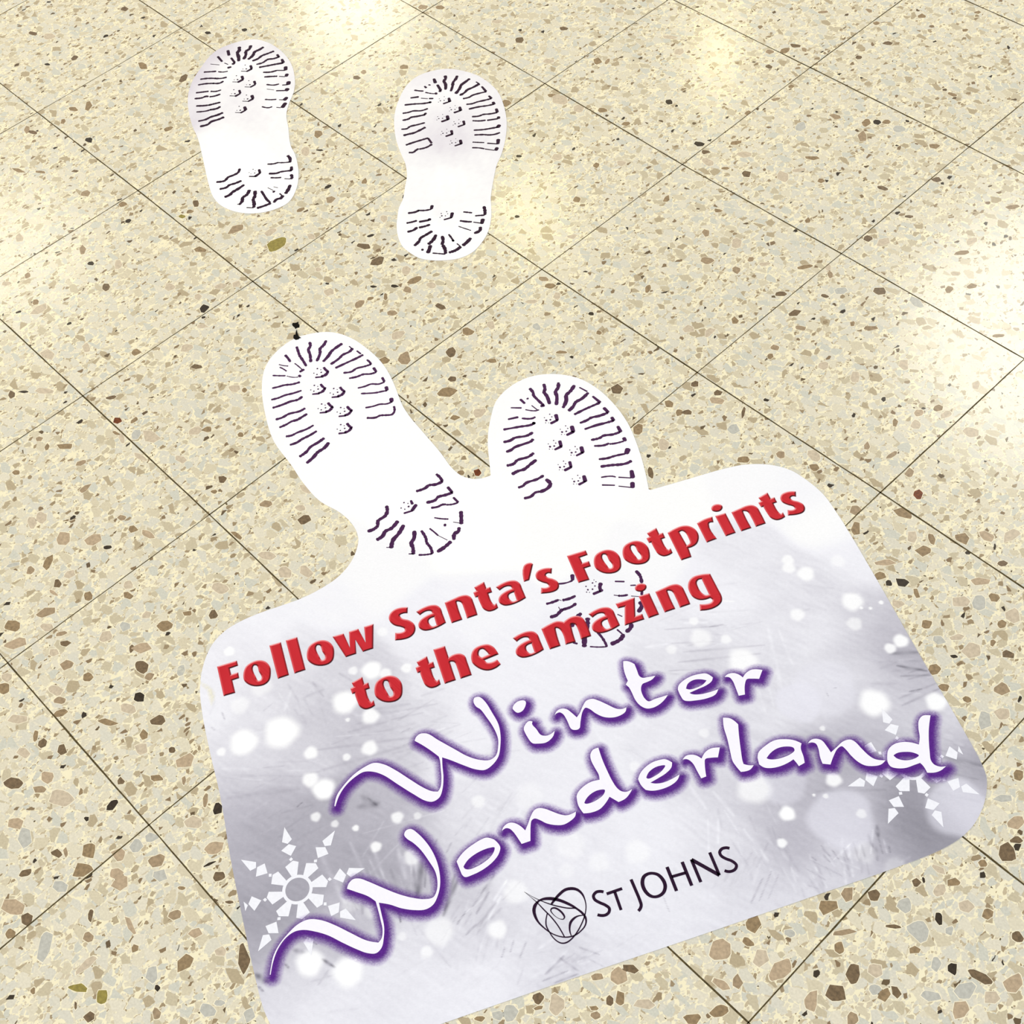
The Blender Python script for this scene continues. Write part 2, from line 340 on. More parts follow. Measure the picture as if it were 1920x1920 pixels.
D['logo'] = [[1,0,[35010,-36180,21,36019,-35944,42,36835,-35672,77,37801,-35260,112,38807,-34699,126,39497,-34218,126,40038,-33687,126]],[1,0,[35010,-36180,21,36071,-36092,42,36825,-36051,98,37851,-36086,126,38845,-36096,125,39956,-36228,124,40716,-36405,124,41336,-36590,110]],[1,1,[36806,-35740,183,37030,-35280,281,37396,-34861,338,37832,-34512,351,38329,-34224,309,39023,-33940,294,39692,-33730,251,40259,-33617,195,40875,-33555,236,41439,-33639,222,41841,-33930,166,42076,-34383,138,42125,-35015,124,42053,-35620,123,41763,-36198,137,41351,-36653,123,40768,-37034,110,40061,-37295,110,39203,-37411,138,38413,-37407,180,37716,-37208,278,37163,-36862,350,36881,-36444,351,36800,-36026,253]],[1,0,[37964,-35081,210,37883,-34562,267,37825,-33919,296,37915,-33027,311,38320,-32449,325,38807,-32151,282,39456,-32117,211,40054,-32329,126,40649,-32738,98,41144,-33339,111,41489,-33982,124,41784,-34768,124,41980,-35547,137,42030,-36369,137,41934,-36850,150,41702,-37195,136,41329,-37399,123,40624,-37467,110,39890,-37318,110,39225,-37096,138,38802,-36729,125,38374,-36115,111]],[1,1,[38404,-35641,126,38331,-35395,154,38563,-35138,182,39107,-34998,195,39627,-35030,195,39914,-35141,153,39975,-35376,97,39715,-35603,55,39346,-35720,49,38891,-35754,70]],[1,0,[41131,-33667,83,40794,-34156,153,40698,-34644,235,40759,-35094,263,41030,-35511,193,41397,-35831,137,41787,-36029,82]]]
D['logot'] = [["S",[[1,[40911,-30408,309,40609,-30624,310,40393,-30947,309,40455,-31436,309,40817,-31629,308,41384,-31519,307,42022,-31289,307,42561,-31253,306,42815,-31596,305,42756,-32047,305,42493,-32365,305,42161,-32584,305]]]],["T",[[0,[41291,-30334,309,42038,-28800,309]],[0,[41724,-29589,309,43538,-30530,305]]]],["J",[[1,[42017,-27441,325,43078,-27910,323,44250,-28454,320,44652,-28702,319,44830,-29021,319,44867,-29359,318]]]],["O",[[2,[43133,-26902,394,42773,-26296,368,42882,-25733,312,43170,-25381,297,43674,-25110,339,44484,-25174,380,45035,-25488,379,45358,-26072,349,45305,-26672,321,44991,-27139,293,44533,-27351,349,43815,-27287,379]]]],["H",[[0,[43766,-23831,355,46220,-25055,349]],[0,[44517,-22321,356,46952,-23537,350]],[0,[44832,-24278,310,45575,-22944,311]]]],["N",[[0,[45020,-21451,342,47365,-22602,336]],[0,[45045,-21458,399,48245,-20702,394]],[0,[45871,-19543,329,48236,-20712,323]]]],["S",[[1,[47044,-17760,315,46747,-17967,315,46522,-18342,315,46591,-18788,314,46947,-18984,313,47545,-18881,312,48157,-18640,312,48764,-18657,311,48961,-19021,310,48872,-19462,310,48611,-19789,310,48285,-19957,310]]]]]
D['tread'] = {"3":[[[-44465,-5944,306,-43831,-6024,306,-43059,-6213,305],[-43261,-7854,177,-42701,-7739,177,-42062,-7688,176],[-43750,-7612,152,-43198,-7351,152,-42635,-6962,152],[-44516,-3878,334,-43429,-4388,332,-42997,-4591,331,-41971,-4847,330,-40739,-5201,328],[-42275,-5997,152,-41502,-5984,151,-40675,-6016,151],[-40438,-5899,377,-40496,-6435,377],[-43846,-2089,360,-43235,-2437,359,-42918,-3043,358,-41997,-3498,357,-40877,-4255,354],[-42331,-339,412,-41940,-1081,410,-41791,-1837,409,-41154,-2351,408,-40334,-3573,405],[-40207,764,410,-40242,-58,409,-40187,-1093,408,-39829,-1949,406,-39579,-2994,404],[-39035,1218,128,-38403,1192,127],[-38362,1229,382,-38235,556,381,-38479,-446,380,-38336,-1198,379,-38361,-2582,378],[-37527,1386,203,-36761,1386,203],[-36353,1399,329,-36535,417,328,-36871,-856,327,-37307,-2603,326],[-35167,1254,277,-34644,1238,276,-34148,1103,276],[-34173,983,301,-34546,166,300,-35080,-796,300,-35122,-1603,300,-35725,-2434,300],[-33311,890,325,-32573,688,324],[-32503,559,298,-32849,-135,298,-33520,-835,298,-33836,-1693,298,-34382,-2566,298],[-31055,524,371,-30367,289,370],[-30299,160,271,-30549,-539,271,-31350,-1260,271,-31665,-2112,271,-32128,-2908,270],[-29359,-222,392,-28905,-471,391],[-28838,-598,244,-29208,-1120,244,-29605,-1760,244,-30236,-2480,244,-31029,-3272,245],[-27247,-1125,485,-26891,-1361,484],[-26786,-1451,242,-27036,-2141,242,-27693,-2828,242,-28060,-3624,242,-28619,-4464,242],[-25921,-1779,289,-25256,-2282,288,-25076,-2853,287,-25598,-3510,287,-26133,-4087,287,-26303,-4699,287,-27073,-5489,287],[-42788,-9460,226,-42099,-8898,226,-41485,-8346,226],[-41224,-8206,125,-40400,-7753,125,-39945,-7286,125],[-40049,-6996,376,-39791,-6994,375],[-39054,-7785,299,-39473,-8621,298,-40219,-9541,299,-40561,-10231,298,-40978,-10930,298],[-37652,-8554,296,-38090,-9574,296,-38676,-10612,296,-38952,-11483,295,-39391,-12293,295],[-36682,-9187,344,-36697,-9857,343,-37222,-10801,343,-37427,-11454,343,-37736,-12294,342,-38082,-13036,342],[-34754,-10244,316,-34890,-11016,316,-35622,-12328,315,-35767,-13290,315,-36112,-14027,314],[-33762,-10696,339,-33838,-11446,338,-33934,-12178,338,-34272,-12852,337,-34393,-13695,337,-34647,-14565,336],[-31545,-11323,311,-31701,-12340,311,-32164,-13578,310,-32340,-14372,310,-32722,-14937,309],[-30424,-11686,333,-30540,-12732,333,-30794,-13864,332,-30840,-14626,331,-31186,-15480,331],[-28716,-11790,378,-28739,-12708,377,-28890,-13919,376,-28653,-14771,375,-28670,-15815,374],[-27626,-11872,424,-27392,-12729,422,-27468,-13865,421,-27236,-14714,420,-27132,-15853,418]],[[-13048,-5565,330,-12363,-5599,329,-11696,-5792,328],[-11648,-5893,367,-11899,-6708,366,-12477,-7460,366,-12473,-8039,365,-12904,-9090,365],[-10396,-5981,326,-9460,-6134,325],[-9381,-6206,382,-9735,-7037,382,-10191,-7891,381,-10087,-8442,380,-10565,-9386,380],[-8633,-6597,285,-7715,-6683,284],[-7669,-6783,246,-8006,-7452,246,-8468,-7950,246],[-8633,-8031,284,-8907,-8356,284,-9048,-8914,284,-9494,-9541,284],[-8072,-10355,188,-7334,-9882,187,-6674,-9342,187],[-6271,-7485,451,-5510,-8123,449,-4975,-8611,447],[-5099,-8726,93,-5832,-9195,93],[-6338,-10155,317,-6185,-10293,316],[-4621,-9332,445,-4303,-9734,444,-4377,-10289,443,-3835,-10894,442],[-7231,-11894,205,-6377,-11868,204,-5725,-11889,203],[-5725,-11889,74,-4335,-11566,74],[-3834,-11514,441,-3791,-12505,439,-3914,-13510,438],[-7736,-12851,335,-6491,-13224,332,-5972,-13572,331,-4999,-13767,330,-4245,-14160,328],[-4201,-14255,219,-4698,-14923,219,-5224,-15455,219],[-8339,-13551,428,-7600,-14255,425,-7310,-14954,424,-6622,-15279,422,-5947,-15815,420],[-5894,-15861,128,-6291,-16231,128],[-10064,-13891,468,-9563,-15106,465,-9360,-16169,463,-8696,-17071,460],[-8696,-17182,92,-9088,-17506,92],[-11096,-14003,432,-10871,-15201,430,-11078,-16024,429,-10779,-16723,428,-10853,-17488,427],[-13934,-13357,419,-13308,-13780,417,-12938,-14434,416,-12990,-15617,414,-12466,-16118,413,-12413,-16772,412,-12675,-17436,411]]],"4":[[[-14571,12721,346,-13776,12514,345,-13406,12234,344,-12574,12067,343,-11276,11922,341],[-11084,11894,315,-11286,11610,315],[-13742,14501,400,-12945,13881,398,-12867,13643,398,-11970,13327,396,-10799,12658,394],[-12481,15989,427,-11940,15403,425,-11656,14634,424,-10988,14215,422,-10013,13167,419],[-10570,17051,425,-10266,16093,423,-10157,15170,422,-9516,14529,420,-8963,13412,418],[-9798,17336,186,-8592,17503,185],[-8294,17363,422,-8199,16125,420,-8370,15160,419,-8095,14399,418,-8002,13578,417],[-7360,17391,341,-6001,17304,339],[-5981,17120,339,-6290,16134,339,-6631,15022,338,-6982,13601,337],[-4852,16935,390,-4010,16797,388],[-3991,16614,362,-4426,15521,361,-4973,14627,361,-5082,13931,361,-5399,13048,360],[-2968,16447,412,-2495,16281,411],[-2486,16190,334,-2939,15284,333,-3517,14265,333,-4202,12715,333],[-1321,15867,409,-521,15516,407],[-524,15357,330,-914,14474,330,-1671,13491,330,-1750,12931,330,-2303,11980,329],[605,14981,455,975,14833,454],[869,14542,252,296,13536,252,-64,13110,252],[-278,13011,303,-490,12431,302,-1313,11525,302],[2252,13972,551,2520,13449,549],[2455,13198,299,1722,12050,299,1316,11201,299,661,10372,299],[3846,12850,347,3682,12226,347,3180,11482,346,2581,10838,347,1694,9703,347],[5012,11746,467,5772,11132,465],[5707,10885,171,4509,9934,171],[4150,9679,196,3752,9463,196,2903,8458,196],[6416,10419,463,6854,9987,461],[6742,9791,146,5486,8913,146],[4992,8644,195,3844,7644,195],[-13591,11290,291,-13505,11287,291],[-14146,10545,291,-13303,10452,290],[-14050,8702,210,-13048,9569,210],[-11058,10908,183,-11291,10497,183,-12354,9775,183],[-11186,10793,131,-12275,10815,131],[-12225,8143,313,-12867,7100,312],[-11620,8432,260,-10669,9256,260,-10533,9679,260],[-9886,8971,310,-9927,8536,310,-10840,7209,310,-12015,5506,310],[-9928,8932,440,-9864,8791,440],[-8886,7604,359,-9064,6754,359,-9972,5436,359,-10075,4754,358,-10481,4051,358],[-8011,6832,383,-7970,6479,382,-8324,5571,382,-8823,4337,381,-8843,3736,380,-9051,3159,380],[-6321,5269,378,-6366,4457,378,-7028,3083,377,-6948,2390,376,-7320,1667,376],[-5260,4702,401,-5287,3722,400,-5304,2659,399,-5675,1939,399,-5842,1179,398],[-2760,3575,346,-2931,2665,346,-3538,1262,345,-3484,751,344,-3690,187,344],[-1990,3436,444,-1134,3286,442,-895,2667,441,-1180,1568,440],[-1341,1420,342,-1565,1028,342,-1527,229,341,-1894,-478,341]],[[10732,-4677,388,11204,-5094,387],[11247,-5251,193,10897,-6039,193,10098,-6946,193],[13056,-6561,313,12854,-7205,312,12440,-7918,312],[12312,-8128,87,11999,-8267,87],[11974,-8355,295,11686,-9079,295,11384,-9621,295],[13878,-7276,345,13775,-8016,345,13371,-8846,344],[13288,-8988,379,13322,-9469,378,13355,-9949,378,13050,-10593,377],[12733,-8996,86,13019,-9113,86],[15117,-1757,192,15895,-1068,192],[15963,1010,352,16713,854,350,17514,292,349],[16851,-918,157,17237,-517,157],[16351,-3273,121,16821,-2961,121],[16821,-2961,242,17168,-2635,242,17494,-2173,242],[17951,-1964,104,18630,-1417,103],[18453,-651,346,18683,-954,345],[19311,-1911,429,19774,-2116,428,20057,-2934,426],[18544,-4932,119,19107,-4783,119],[15297,-7864,428,15351,-8704,427,15723,-9748,425],[16420,-7824,477,17036,-8508,475,18024,-9958,471,18693,-10693,468],[17475,-11288,201,17869,-11076,201],[18618,-8334,287,19552,-8513,285,20399,-8830,284,20643,-8970,283],[20618,-9056,167,20030,-9674,167,19283,-10296,167],[19978,-6486,169,20751,-6506,168],[20958,-6498,420,21139,-7137,418,20843,-8285,417],[20665,-4832,423,20922,-5217,422,20928,-5902,421]]],"1":[[[-108237,29200,384,-106622,28863,382],[-108247,31354,505,-107114,30726,503],[-106109,30479,324,-104672,30119,322],[-104567,29969,498,-104522,29651,498],[-107459,33211,506,-106662,32541,504,-106539,32161,503,-105337,31475,501,-104488,30866,499],[-106208,34724,506,-105704,34052,504,-105627,33273,503,-104944,32757,502,-104233,31790,500],[-104214,35883,475,-104184,35064,474,-104322,34229,473,-103733,33278,471,-103524,32257,470],[-101899,36347,413,-102190,35269,412,-102465,34325,412,-102333,33361,410,-102562,32459,410],[-100609,36215,382,-99863,35997,381],[-99908,35959,381,-100258,35076,380,-100830,34365,380,-100808,33199,379,-101231,32305,379],[-98940,35928,438,-98099,35559,436],[-98041,35370,407,-98822,34252,407,-99424,33282,407,-100175,32141,407],[-96762,35017,492,-96180,34562,491],[-96168,34338,231,-97237,33451,231],[-97253,33321,346,-97674,32504,346,-98566,31693,346],[-94990,33916,574,-94719,33561,573],[-94796,33264,172,-95577,32732,172],[-95960,32460,344,-96700,31751,345,-97368,31057,345],[-93122,32808,569,-92740,32436,568],[-92729,32215,227,-93273,31647,227],[-94014,31374,285,-94416,30694,284,-95456,30012,285],[-91809,31494,594,-91615,31200,593],[-91849,30959,254,-92856,30049,254],[-93348,29867,113,-94483,29263,113],[-90073,29991,532,-89915,29446,531],[-90147,29207,168,-90609,28865,168],[-91113,28556,280,-91739,27919,280,-92505,27390,281],[-89065,28921,557,-88650,28037,555],[-88770,27713,194,-89357,27332,194],[-90100,26932,250,-90324,26409,250,-91354,25879,251],[-103639,27787,262,-104119,27154,262,-104734,26761,262],[-105214,26480,349,-105815,25864,350,-106552,25134,350],[-104162,28885,438,-104327,28511,438],[-107557,27138,117,-106196,27980,117],[-105880,28883,176,-105125,29033,176],[-102470,26652,347,-102883,25959,346,-103570,25341,347],[-103689,25289,347,-104675,24468,347,-105438,23554,347],[-101994,25652,345,-102026,25046,345,-102844,24248,345],[-102844,24248,345,-103752,23376,345,-104482,22373,345],[-100397,23982,314,-100724,23250,314,-101345,22732,314],[-101788,22361,314,-102351,21662,314,-103003,20887,314],[-99568,23232,341,-99882,22353,340,-100354,21730,340],[-100663,21540,369,-100957,21339,369,-101166,20663,369,-101889,19807,369],[-97806,21932,366,-98220,21133,366,-98634,20334,366],[-98634,20334,337,-99279,19568,338,-100069,18837,338],[-96876,21246,392,-96869,20690,392,-97456,19748,392],[-97456,19748,308,-97781,19026,308,-98774,17901,308],[-95251,20526,418,-95450,19645,417,-95893,18605,417,-96006,17733,416,-96562,16710,416],[-94178,19938,416,-94362,19117,415,-94821,17956,414,-94691,17182,414,-95204,16132,413]],[[-78198,20966,416,-77439,20784,414,-76768,20256,413],[-76840,20195,252,-77448,19493,252,-78096,18940,253],[-78169,18878,299,-78449,18273,298,-79114,17615,299],[-75643,19666,411,-75090,19231,410],[-75015,19114,341,-75779,18189,341,-76097,17736,341,-76234,17257,341,-77075,16393,341],[-74191,18464,408,-73646,18211,407,-73479,17905,406],[-73567,17740,158,-74261,17235,158],[-74978,16980,271,-75422,16510,272,-76121,15947,272],[-72371,16801,516,-71827,16025,514,-71463,15277,512],[-73246,14186,402,-73143,14221,402],[-72072,14542,200,-71525,14519,200],[-71294,14454,466,-71113,14082,466,-71406,13391,465,-71205,12777,464],[-74623,14155,90,-73498,14323,89],[-74079,14889,90,-73421,15188,90],[-74747,12983,358,-73669,12673,357,-72597,12365,355,-71676,12283,354],[-71427,12148,420,-71698,11216,419,-72092,10267,419],[-75470,12273,470,-74579,11537,468,-74213,10972,467,-73351,10488,465,-72741,9967,463],[-72651,9784,198,-73473,9161,199],[-76343,11788,471,-75859,10964,469,-75807,10127,468,-75224,9574,467,-74943,8852,465],[-74978,8822,133,-75211,8656,133],[-78066,12001,474,-78022,10878,473,-78069,9771,471,-77911,9197,470,-78057,8453,470],[-79202,12281,408,-79435,11363,408,-79814,10500,407,-79725,9861,406,-80159,9042,406],[-81654,13893,390,-81155,13228,389,-81222,12354,388,-81474,11505,388,-81229,10633,386,-81914,9649,386]]],"2":[[[-74806,49084,455,-73947,48600,453],[-73159,48389,346,-71753,47834,344],[-71670,47688,449,-71664,47543,449],[-73939,50789,429,-73393,50369,428,-73157,49802,427,-72327,49408,425,-71330,48510,423],[-72421,52050,455,-72021,51401,454,-71722,50562,452,-71057,49816,451,-70331,48806,449],[-70306,52827,453,-70236,51908,452,-70146,50900,450,-69669,50111,449,-69253,48955,447],[-68854,53059,212,-68222,53044,212],[-68099,52930,423,-68215,51755,422,-68452,50697,422,-68286,49978,421,-68337,49037,420],[-67205,52813,343,-65871,52424,341],[-65750,52311,341,-66331,51290,341,-66772,50282,340,-66810,49611,340,-67250,48817,340],[-64565,51914,365,-63866,51756,364],[-63810,51633,338,-64366,50596,338,-64945,49582,338,-65204,48836,337,-65763,48157,337],[-62852,51229,415,-62437,51051,414],[-62457,50929,336,-62935,50107,336,-63810,48952,336,-64570,47621,336],[-61216,50396,437,-60570,49999,436],[-60532,49822,308,-61086,48940,307,-61837,48100,308,-62096,47362,307,-62752,46644,307],[-59480,49253,434,-59248,49034,433],[-59324,48825,280,-60234,47583,280],[-60548,47318,306,-61060,46680,306,-61961,45983,306],[-57902,47903,481,-57771,47501,480],[-57792,47381,328,-58321,46627,328,-59027,45622,328,-60082,44526,328],[-56550,46696,326,-56847,45937,326,-57431,45239,326,-58109,44767,327,-59140,43793,327],[-55460,45391,474,-54825,44723,472],[-54846,44605,224,-56113,43731,224],[-56688,43443,224,-57340,42951,224,-58081,42403,225],[-54157,43888,495,-53938,43475,494],[-54112,43228,173,-55409,42525,173],[-55618,42447,248,-56192,42159,248,-57133,41460,248],[-75051,45080,292,-74354,45447,292,-73828,45822,291],[-73227,45850,212,-72390,46227,211,-71922,46511,211],[-71744,46702,475,-71700,46803,475],[-74541,46803,293,-74126,46717,292],[-74325,47526,266,-74098,47606,266],[-73328,44264,343,-74034,43353,343],[-72674,44384,184,-71778,44984,184],[-71560,45209,341,-71156,45548,341],[-70740,44620,340,-71336,43759,340,-72367,42725,340,-73392,41547,340],[-70842,44640,445,-70719,44573,445],[-69877,43228,312,-70272,42265,312,-71254,41335,312,-71546,40627,312,-72028,39948,312],[-69225,42305,388,-69102,41989,388],[-69081,41902,362,-69736,40828,362,-70272,40063,362,-70287,39529,361,-70722,38745,361],[-67574,40568,333,-68086,39515,333,-68677,38396,333,-68634,37814,332,-69187,37140,332],[-66638,39808,383,-66754,38887,382,-67007,37750,381,-67380,37127,381,-67733,36419,381],[-64334,38379,353,-64764,37405,353,-65311,36129,352,-65682,35106,352],[-64197,38393,277,-62989,37998,276],[-62699,37739,351,-62799,36747,350,-63286,35831,350],[-63519,35633,350,-63539,35113,349,-63482,34661,349,-63929,34181,349]],[[-51925,28272,474,-51535,27801,473],[-51483,27631,293,-52007,26856,292,-52715,26244,293],[-52715,26244,360,-52813,25712,360,-53417,24886,360],[-50021,26083,424,-49905,25918,423],[-49960,25782,356,-50690,24707,356],[-51264,24475,335,-51553,23870,334,-51928,23280,334],[-49101,25204,377,-49375,24526,377,-49754,23881,377],[-50083,23560,399,-50031,22904,398,-50378,22112,398],[-47760,24440,441,-47840,23412,440,-47920,22387,439,-47614,21874,437,-47408,20846,436],[-46681,24334,483,-46220,23435,481,-46067,22447,479],[-45587,22263,500,-45266,21857,499,-44807,21146,497],[-45757,24790,416,-45018,24309,415,-44538,23694,413],[-44275,23580,434,-43455,23267,433,-42713,22721,431],[-42638,22531,215,-43485,21961,216,-44133,21513,216],[-45291,25717,263,-44609,25530,262,-43750,25241,261],[-43916,25269,370,-43750,25241,370],[-42903,25205,152,-42176,25153,152],[-42032,25022,454,-42032,24168,453,-42379,23268,453],[-42247,27241,501,-42047,26382,499,-41992,25657,498],[-42851,29840,439,-42435,29330,438,-42600,28492,437],[-45507,27884,154,-44622,28127,154,-43519,28475,154],[-47244,30528,268,-46684,30888,268,-46239,31167,268],[-45776,33313,403,-44976,32756,401,-44433,32250,400],[-44410,32040,267,-44859,31580,267,-45288,31102,267],[-43842,31260,509,-43359,30624,507],[-43483,30552,199,-44473,29975,199],[-44820,29797,310,-45168,29495,310,-46187,28876,310],[-45945,21007,304,-45764,20908,303]]]}
D['stud'] = {"3":[[[-39130,-4473,202,-38615,-4262,130,-38840,-5331,144,-38322,-5193,173,-38179,-4544,202],[[-38571,-3739,327,-38028,-3831,326,-37559,-3794,325],[-37543,-3877,375,-37379,-4497,375,-37535,-4926,374],[-37457,-4989,249,-38017,-5647,249]]],[[-37037,-6710,199,-36529,-6499,128,-36755,-7555,142,-36244,-7416,170,-36100,-6775,199],[[-36484,-5983,322,-35949,-6071,321,-35486,-6032,321],[-35471,-6113,370,-35311,-6724,369,-35467,-7148,369],[-35390,-7210,246,-35945,-7862,246]]],[[-34579,-5252,198,-34075,-5042,127,-34304,-6097,141,-33797,-5960,169,-33652,-5320,198],[[-34028,-4527,320,-33499,-4617,320,-33040,-4580,319],[-33026,-4661,368,-32870,-5272,367,-33027,-5695,367],[-32950,-5758,245,-33503,-6407,245]]],[[-33633,-8150,196,-33134,-7940,126,-33362,-8982,140,-32860,-8843,167,-32715,-8211,195],[[-33086,-7431,317,-32562,-7516,316,-32108,-7476,315],[-32094,-7556,364,-31941,-8158,363,-32097,-8576,363],[-32022,-8637,242,-32569,-9282,242]]],[[-31200,-6783,195,-30705,-6575,125,-30936,-7616,139,-30438,-7478,166,-30292,-6847,194],[[-30655,-6067,315,-30137,-6153,314,-29687,-6115,314],[-29674,-6195,362,-29525,-6797,361,-29681,-7214,361],[-29607,-7276,241,-30152,-7917,241]]],[[-28864,-8704,192,-28375,-8496,123,-28607,-9524,137,-28117,-9386,164,-27970,-8763,192],[[-28324,-7995,310,-27815,-8077,310,-27371,-8037,309],[-27358,-8116,357,-27215,-8710,356,-27370,-9122,356],[-27297,-9182,237,-27837,-9818,237]]],[[-12749,-11445,175,-12274,-11179,131,-12358,-12259,153,-11883,-12062,142,-11836,-11448,218],[[-12310,-10637,286,-11824,-10835,285],[-11318,-10655,399,-11190,-11108,398,-11077,-11432,397],[-10990,-11565,284,-11450,-12517,283]]]],"4":[[[-9443,11369,150,-9543,10478,119,-9028,10307,238,-8709,10757,208,-8924,11240,149,-8793,9964,119,-8499,10231,89],[[-8730,11816,442,-8026,11357,440],[-7973,11305,336,-8194,10409,336]]],[[-6475,11377,148,-6579,10493,118,-6073,10324,235,-5756,10770,206,-5964,11249,147,-5843,9983,117,-5552,10249,88],[[-5770,11821,436,-5079,11366,435],[-5028,11314,332,-5251,10424,332]]],[[-5888,8573,146,-5992,7700,117,-5491,7536,233,-5175,7979,204,-5382,8451,146,-5263,7201,116,-4974,7465,87],[[-5189,9016,432,-4504,8572,430],[-4454,8521,329,-4676,7641,328]]],[[-3110,9749,145,-3217,8878,116,-2723,8713,231,-2409,9153,202,-2611,9625,145,-2500,8379,115,-2213,8641,86],[[-2417,10188,429,-1743,9743,427],[-1693,9693,326,-1918,8815,326]]],[[-2512,7027,144,-2620,6166,115,-2130,6007,229,-1819,6444,200,-2018,6908,143,-1910,5678,114,-1625,5939,86],[[-1825,7466,424,-1158,7031,422],[-1108,6982,323,-1332,6114,322]]],[[456,6623,142,346,5771,113,826,5613,226,1135,6047,198,942,6506,141,1041,5288,113,1323,5547,84],[[1135,7059,419,1789,6629,417],[1837,6580,319,1612,5720,318]]],[[13101,-3357,101,13457,-3378,121,13274,-3786,171,13049,-4678,151,13790,-3892,161,13547,-4865,200,13901,-4428,180,13675,-5200,120,13952,-5005,100],[[14066,-3201,385,14429,-3711,383,14822,-3864,383],[14752,-4021,313,14464,-4810,313]]]],"1":[[[-102646,30850,185,-101629,30324,251,-102049,29930,134],[[-101758,31348,437,-101030,31009,436],[-100927,30860,377,-100992,29984,377],[-100992,29984,145,-101798,29386,145]]],[[-101436,28095,183,-100430,27581,248,-100846,27188,132],[[-100556,28593,433,-99835,28262,431],[-99733,28114,374,-99799,27248,373],[-99799,27248,143,-100599,26652,144]]],[[-98687,28637,181,-97694,28124,246,-98107,27733,131],[[-97814,29132,430,-97102,28801,428],[-97002,28654,371,-97070,27792,370],[-97070,27792,142,-97865,27198,143]]],[[-98717,25499,180,-97729,24997,245,-98140,24608,130],[[-97849,25995,426,-97140,25672,425],[-97040,25527,368,-97108,24672,368],[-97108,24672,141,-97899,24080,142]]],[[-95892,26031,179,-94916,25530,243,-95325,25142,129],[[-95031,26524,423,-94331,26201,422],[-94233,26057,366,-94304,25206,365],[-94304,25206,140,-95089,24616,140]]],[[-94437,23405,177,-93472,22915,240,-93877,22530,128],[[-93583,23897,419,-92891,23582,418],[-92794,23440,362,-92866,22598,361],[-92866,22598,139,-93644,22011,139]]],[[-79924,15280,158,-79377,15330,105,-79801,14386,118,-79015,14914,184,-79324,14395,105],[[-79104,15854,389,-78436,15518,388],[-78369,15467,387,-78303,14546,386],[-78236,14495,205,-79011,13868,205]]]],"2":[[[-70288,46211,136,-69758,45973,196,-69352,46419,180,-70072,47095,121,-69465,46899,90,-69754,45551,120],[[-69185,47304,419,-68470,46840,418],[-68445,46818,339,-68806,45816,339]]],[[-67217,45819,134,-66696,45584,193,-66294,46027,179,-67000,46697,119,-66403,46503,89,-66695,45165,119],[[-66124,46905,415,-65421,46445,413],[-65397,46423,336,-65758,45429,335]]],[[-67086,42996,133,-66568,42766,192,-66167,43207,177,-66870,43866,119,-66276,43678,89,-66566,42351,118],[[-65998,44078,412,-65299,43627,410],[-65275,43605,333,-65634,42618,333]]],[[-64113,43838,132,-63602,43608,191,-63204,44047,176,-63895,44705,118,-63309,44516,88,-63602,43195,117],[[-63032,44915,409,-62343,44464,407],[-62320,44442,331,-62680,43459,330]]],[[-63841,40980,131,-63333,40755,189,-62937,41192,175,-63624,41840,117,-63041,41656,87,-63334,40346,116],[[-62766,42052,405,-62081,41610,404],[-62058,41589,328,-62416,40613,328]]],[[-61001,40331,130,-60501,40109,187,-60108,40543,173,-60783,41184,116,-60209,41003,86,-60503,39703,115],[[-59936,41396,401,-59262,40958,400],[-59239,40937,325,-59597,39969,324]]],[[-49594,28051,154,-49263,28872,167,-49140,27768,205,-48733,28120,154,-48805,28645,129,-49079,27342,128],[[-48378,29191,447,-47832,28510,445],[-47752,28438,312,-48238,27451,311]]]]}
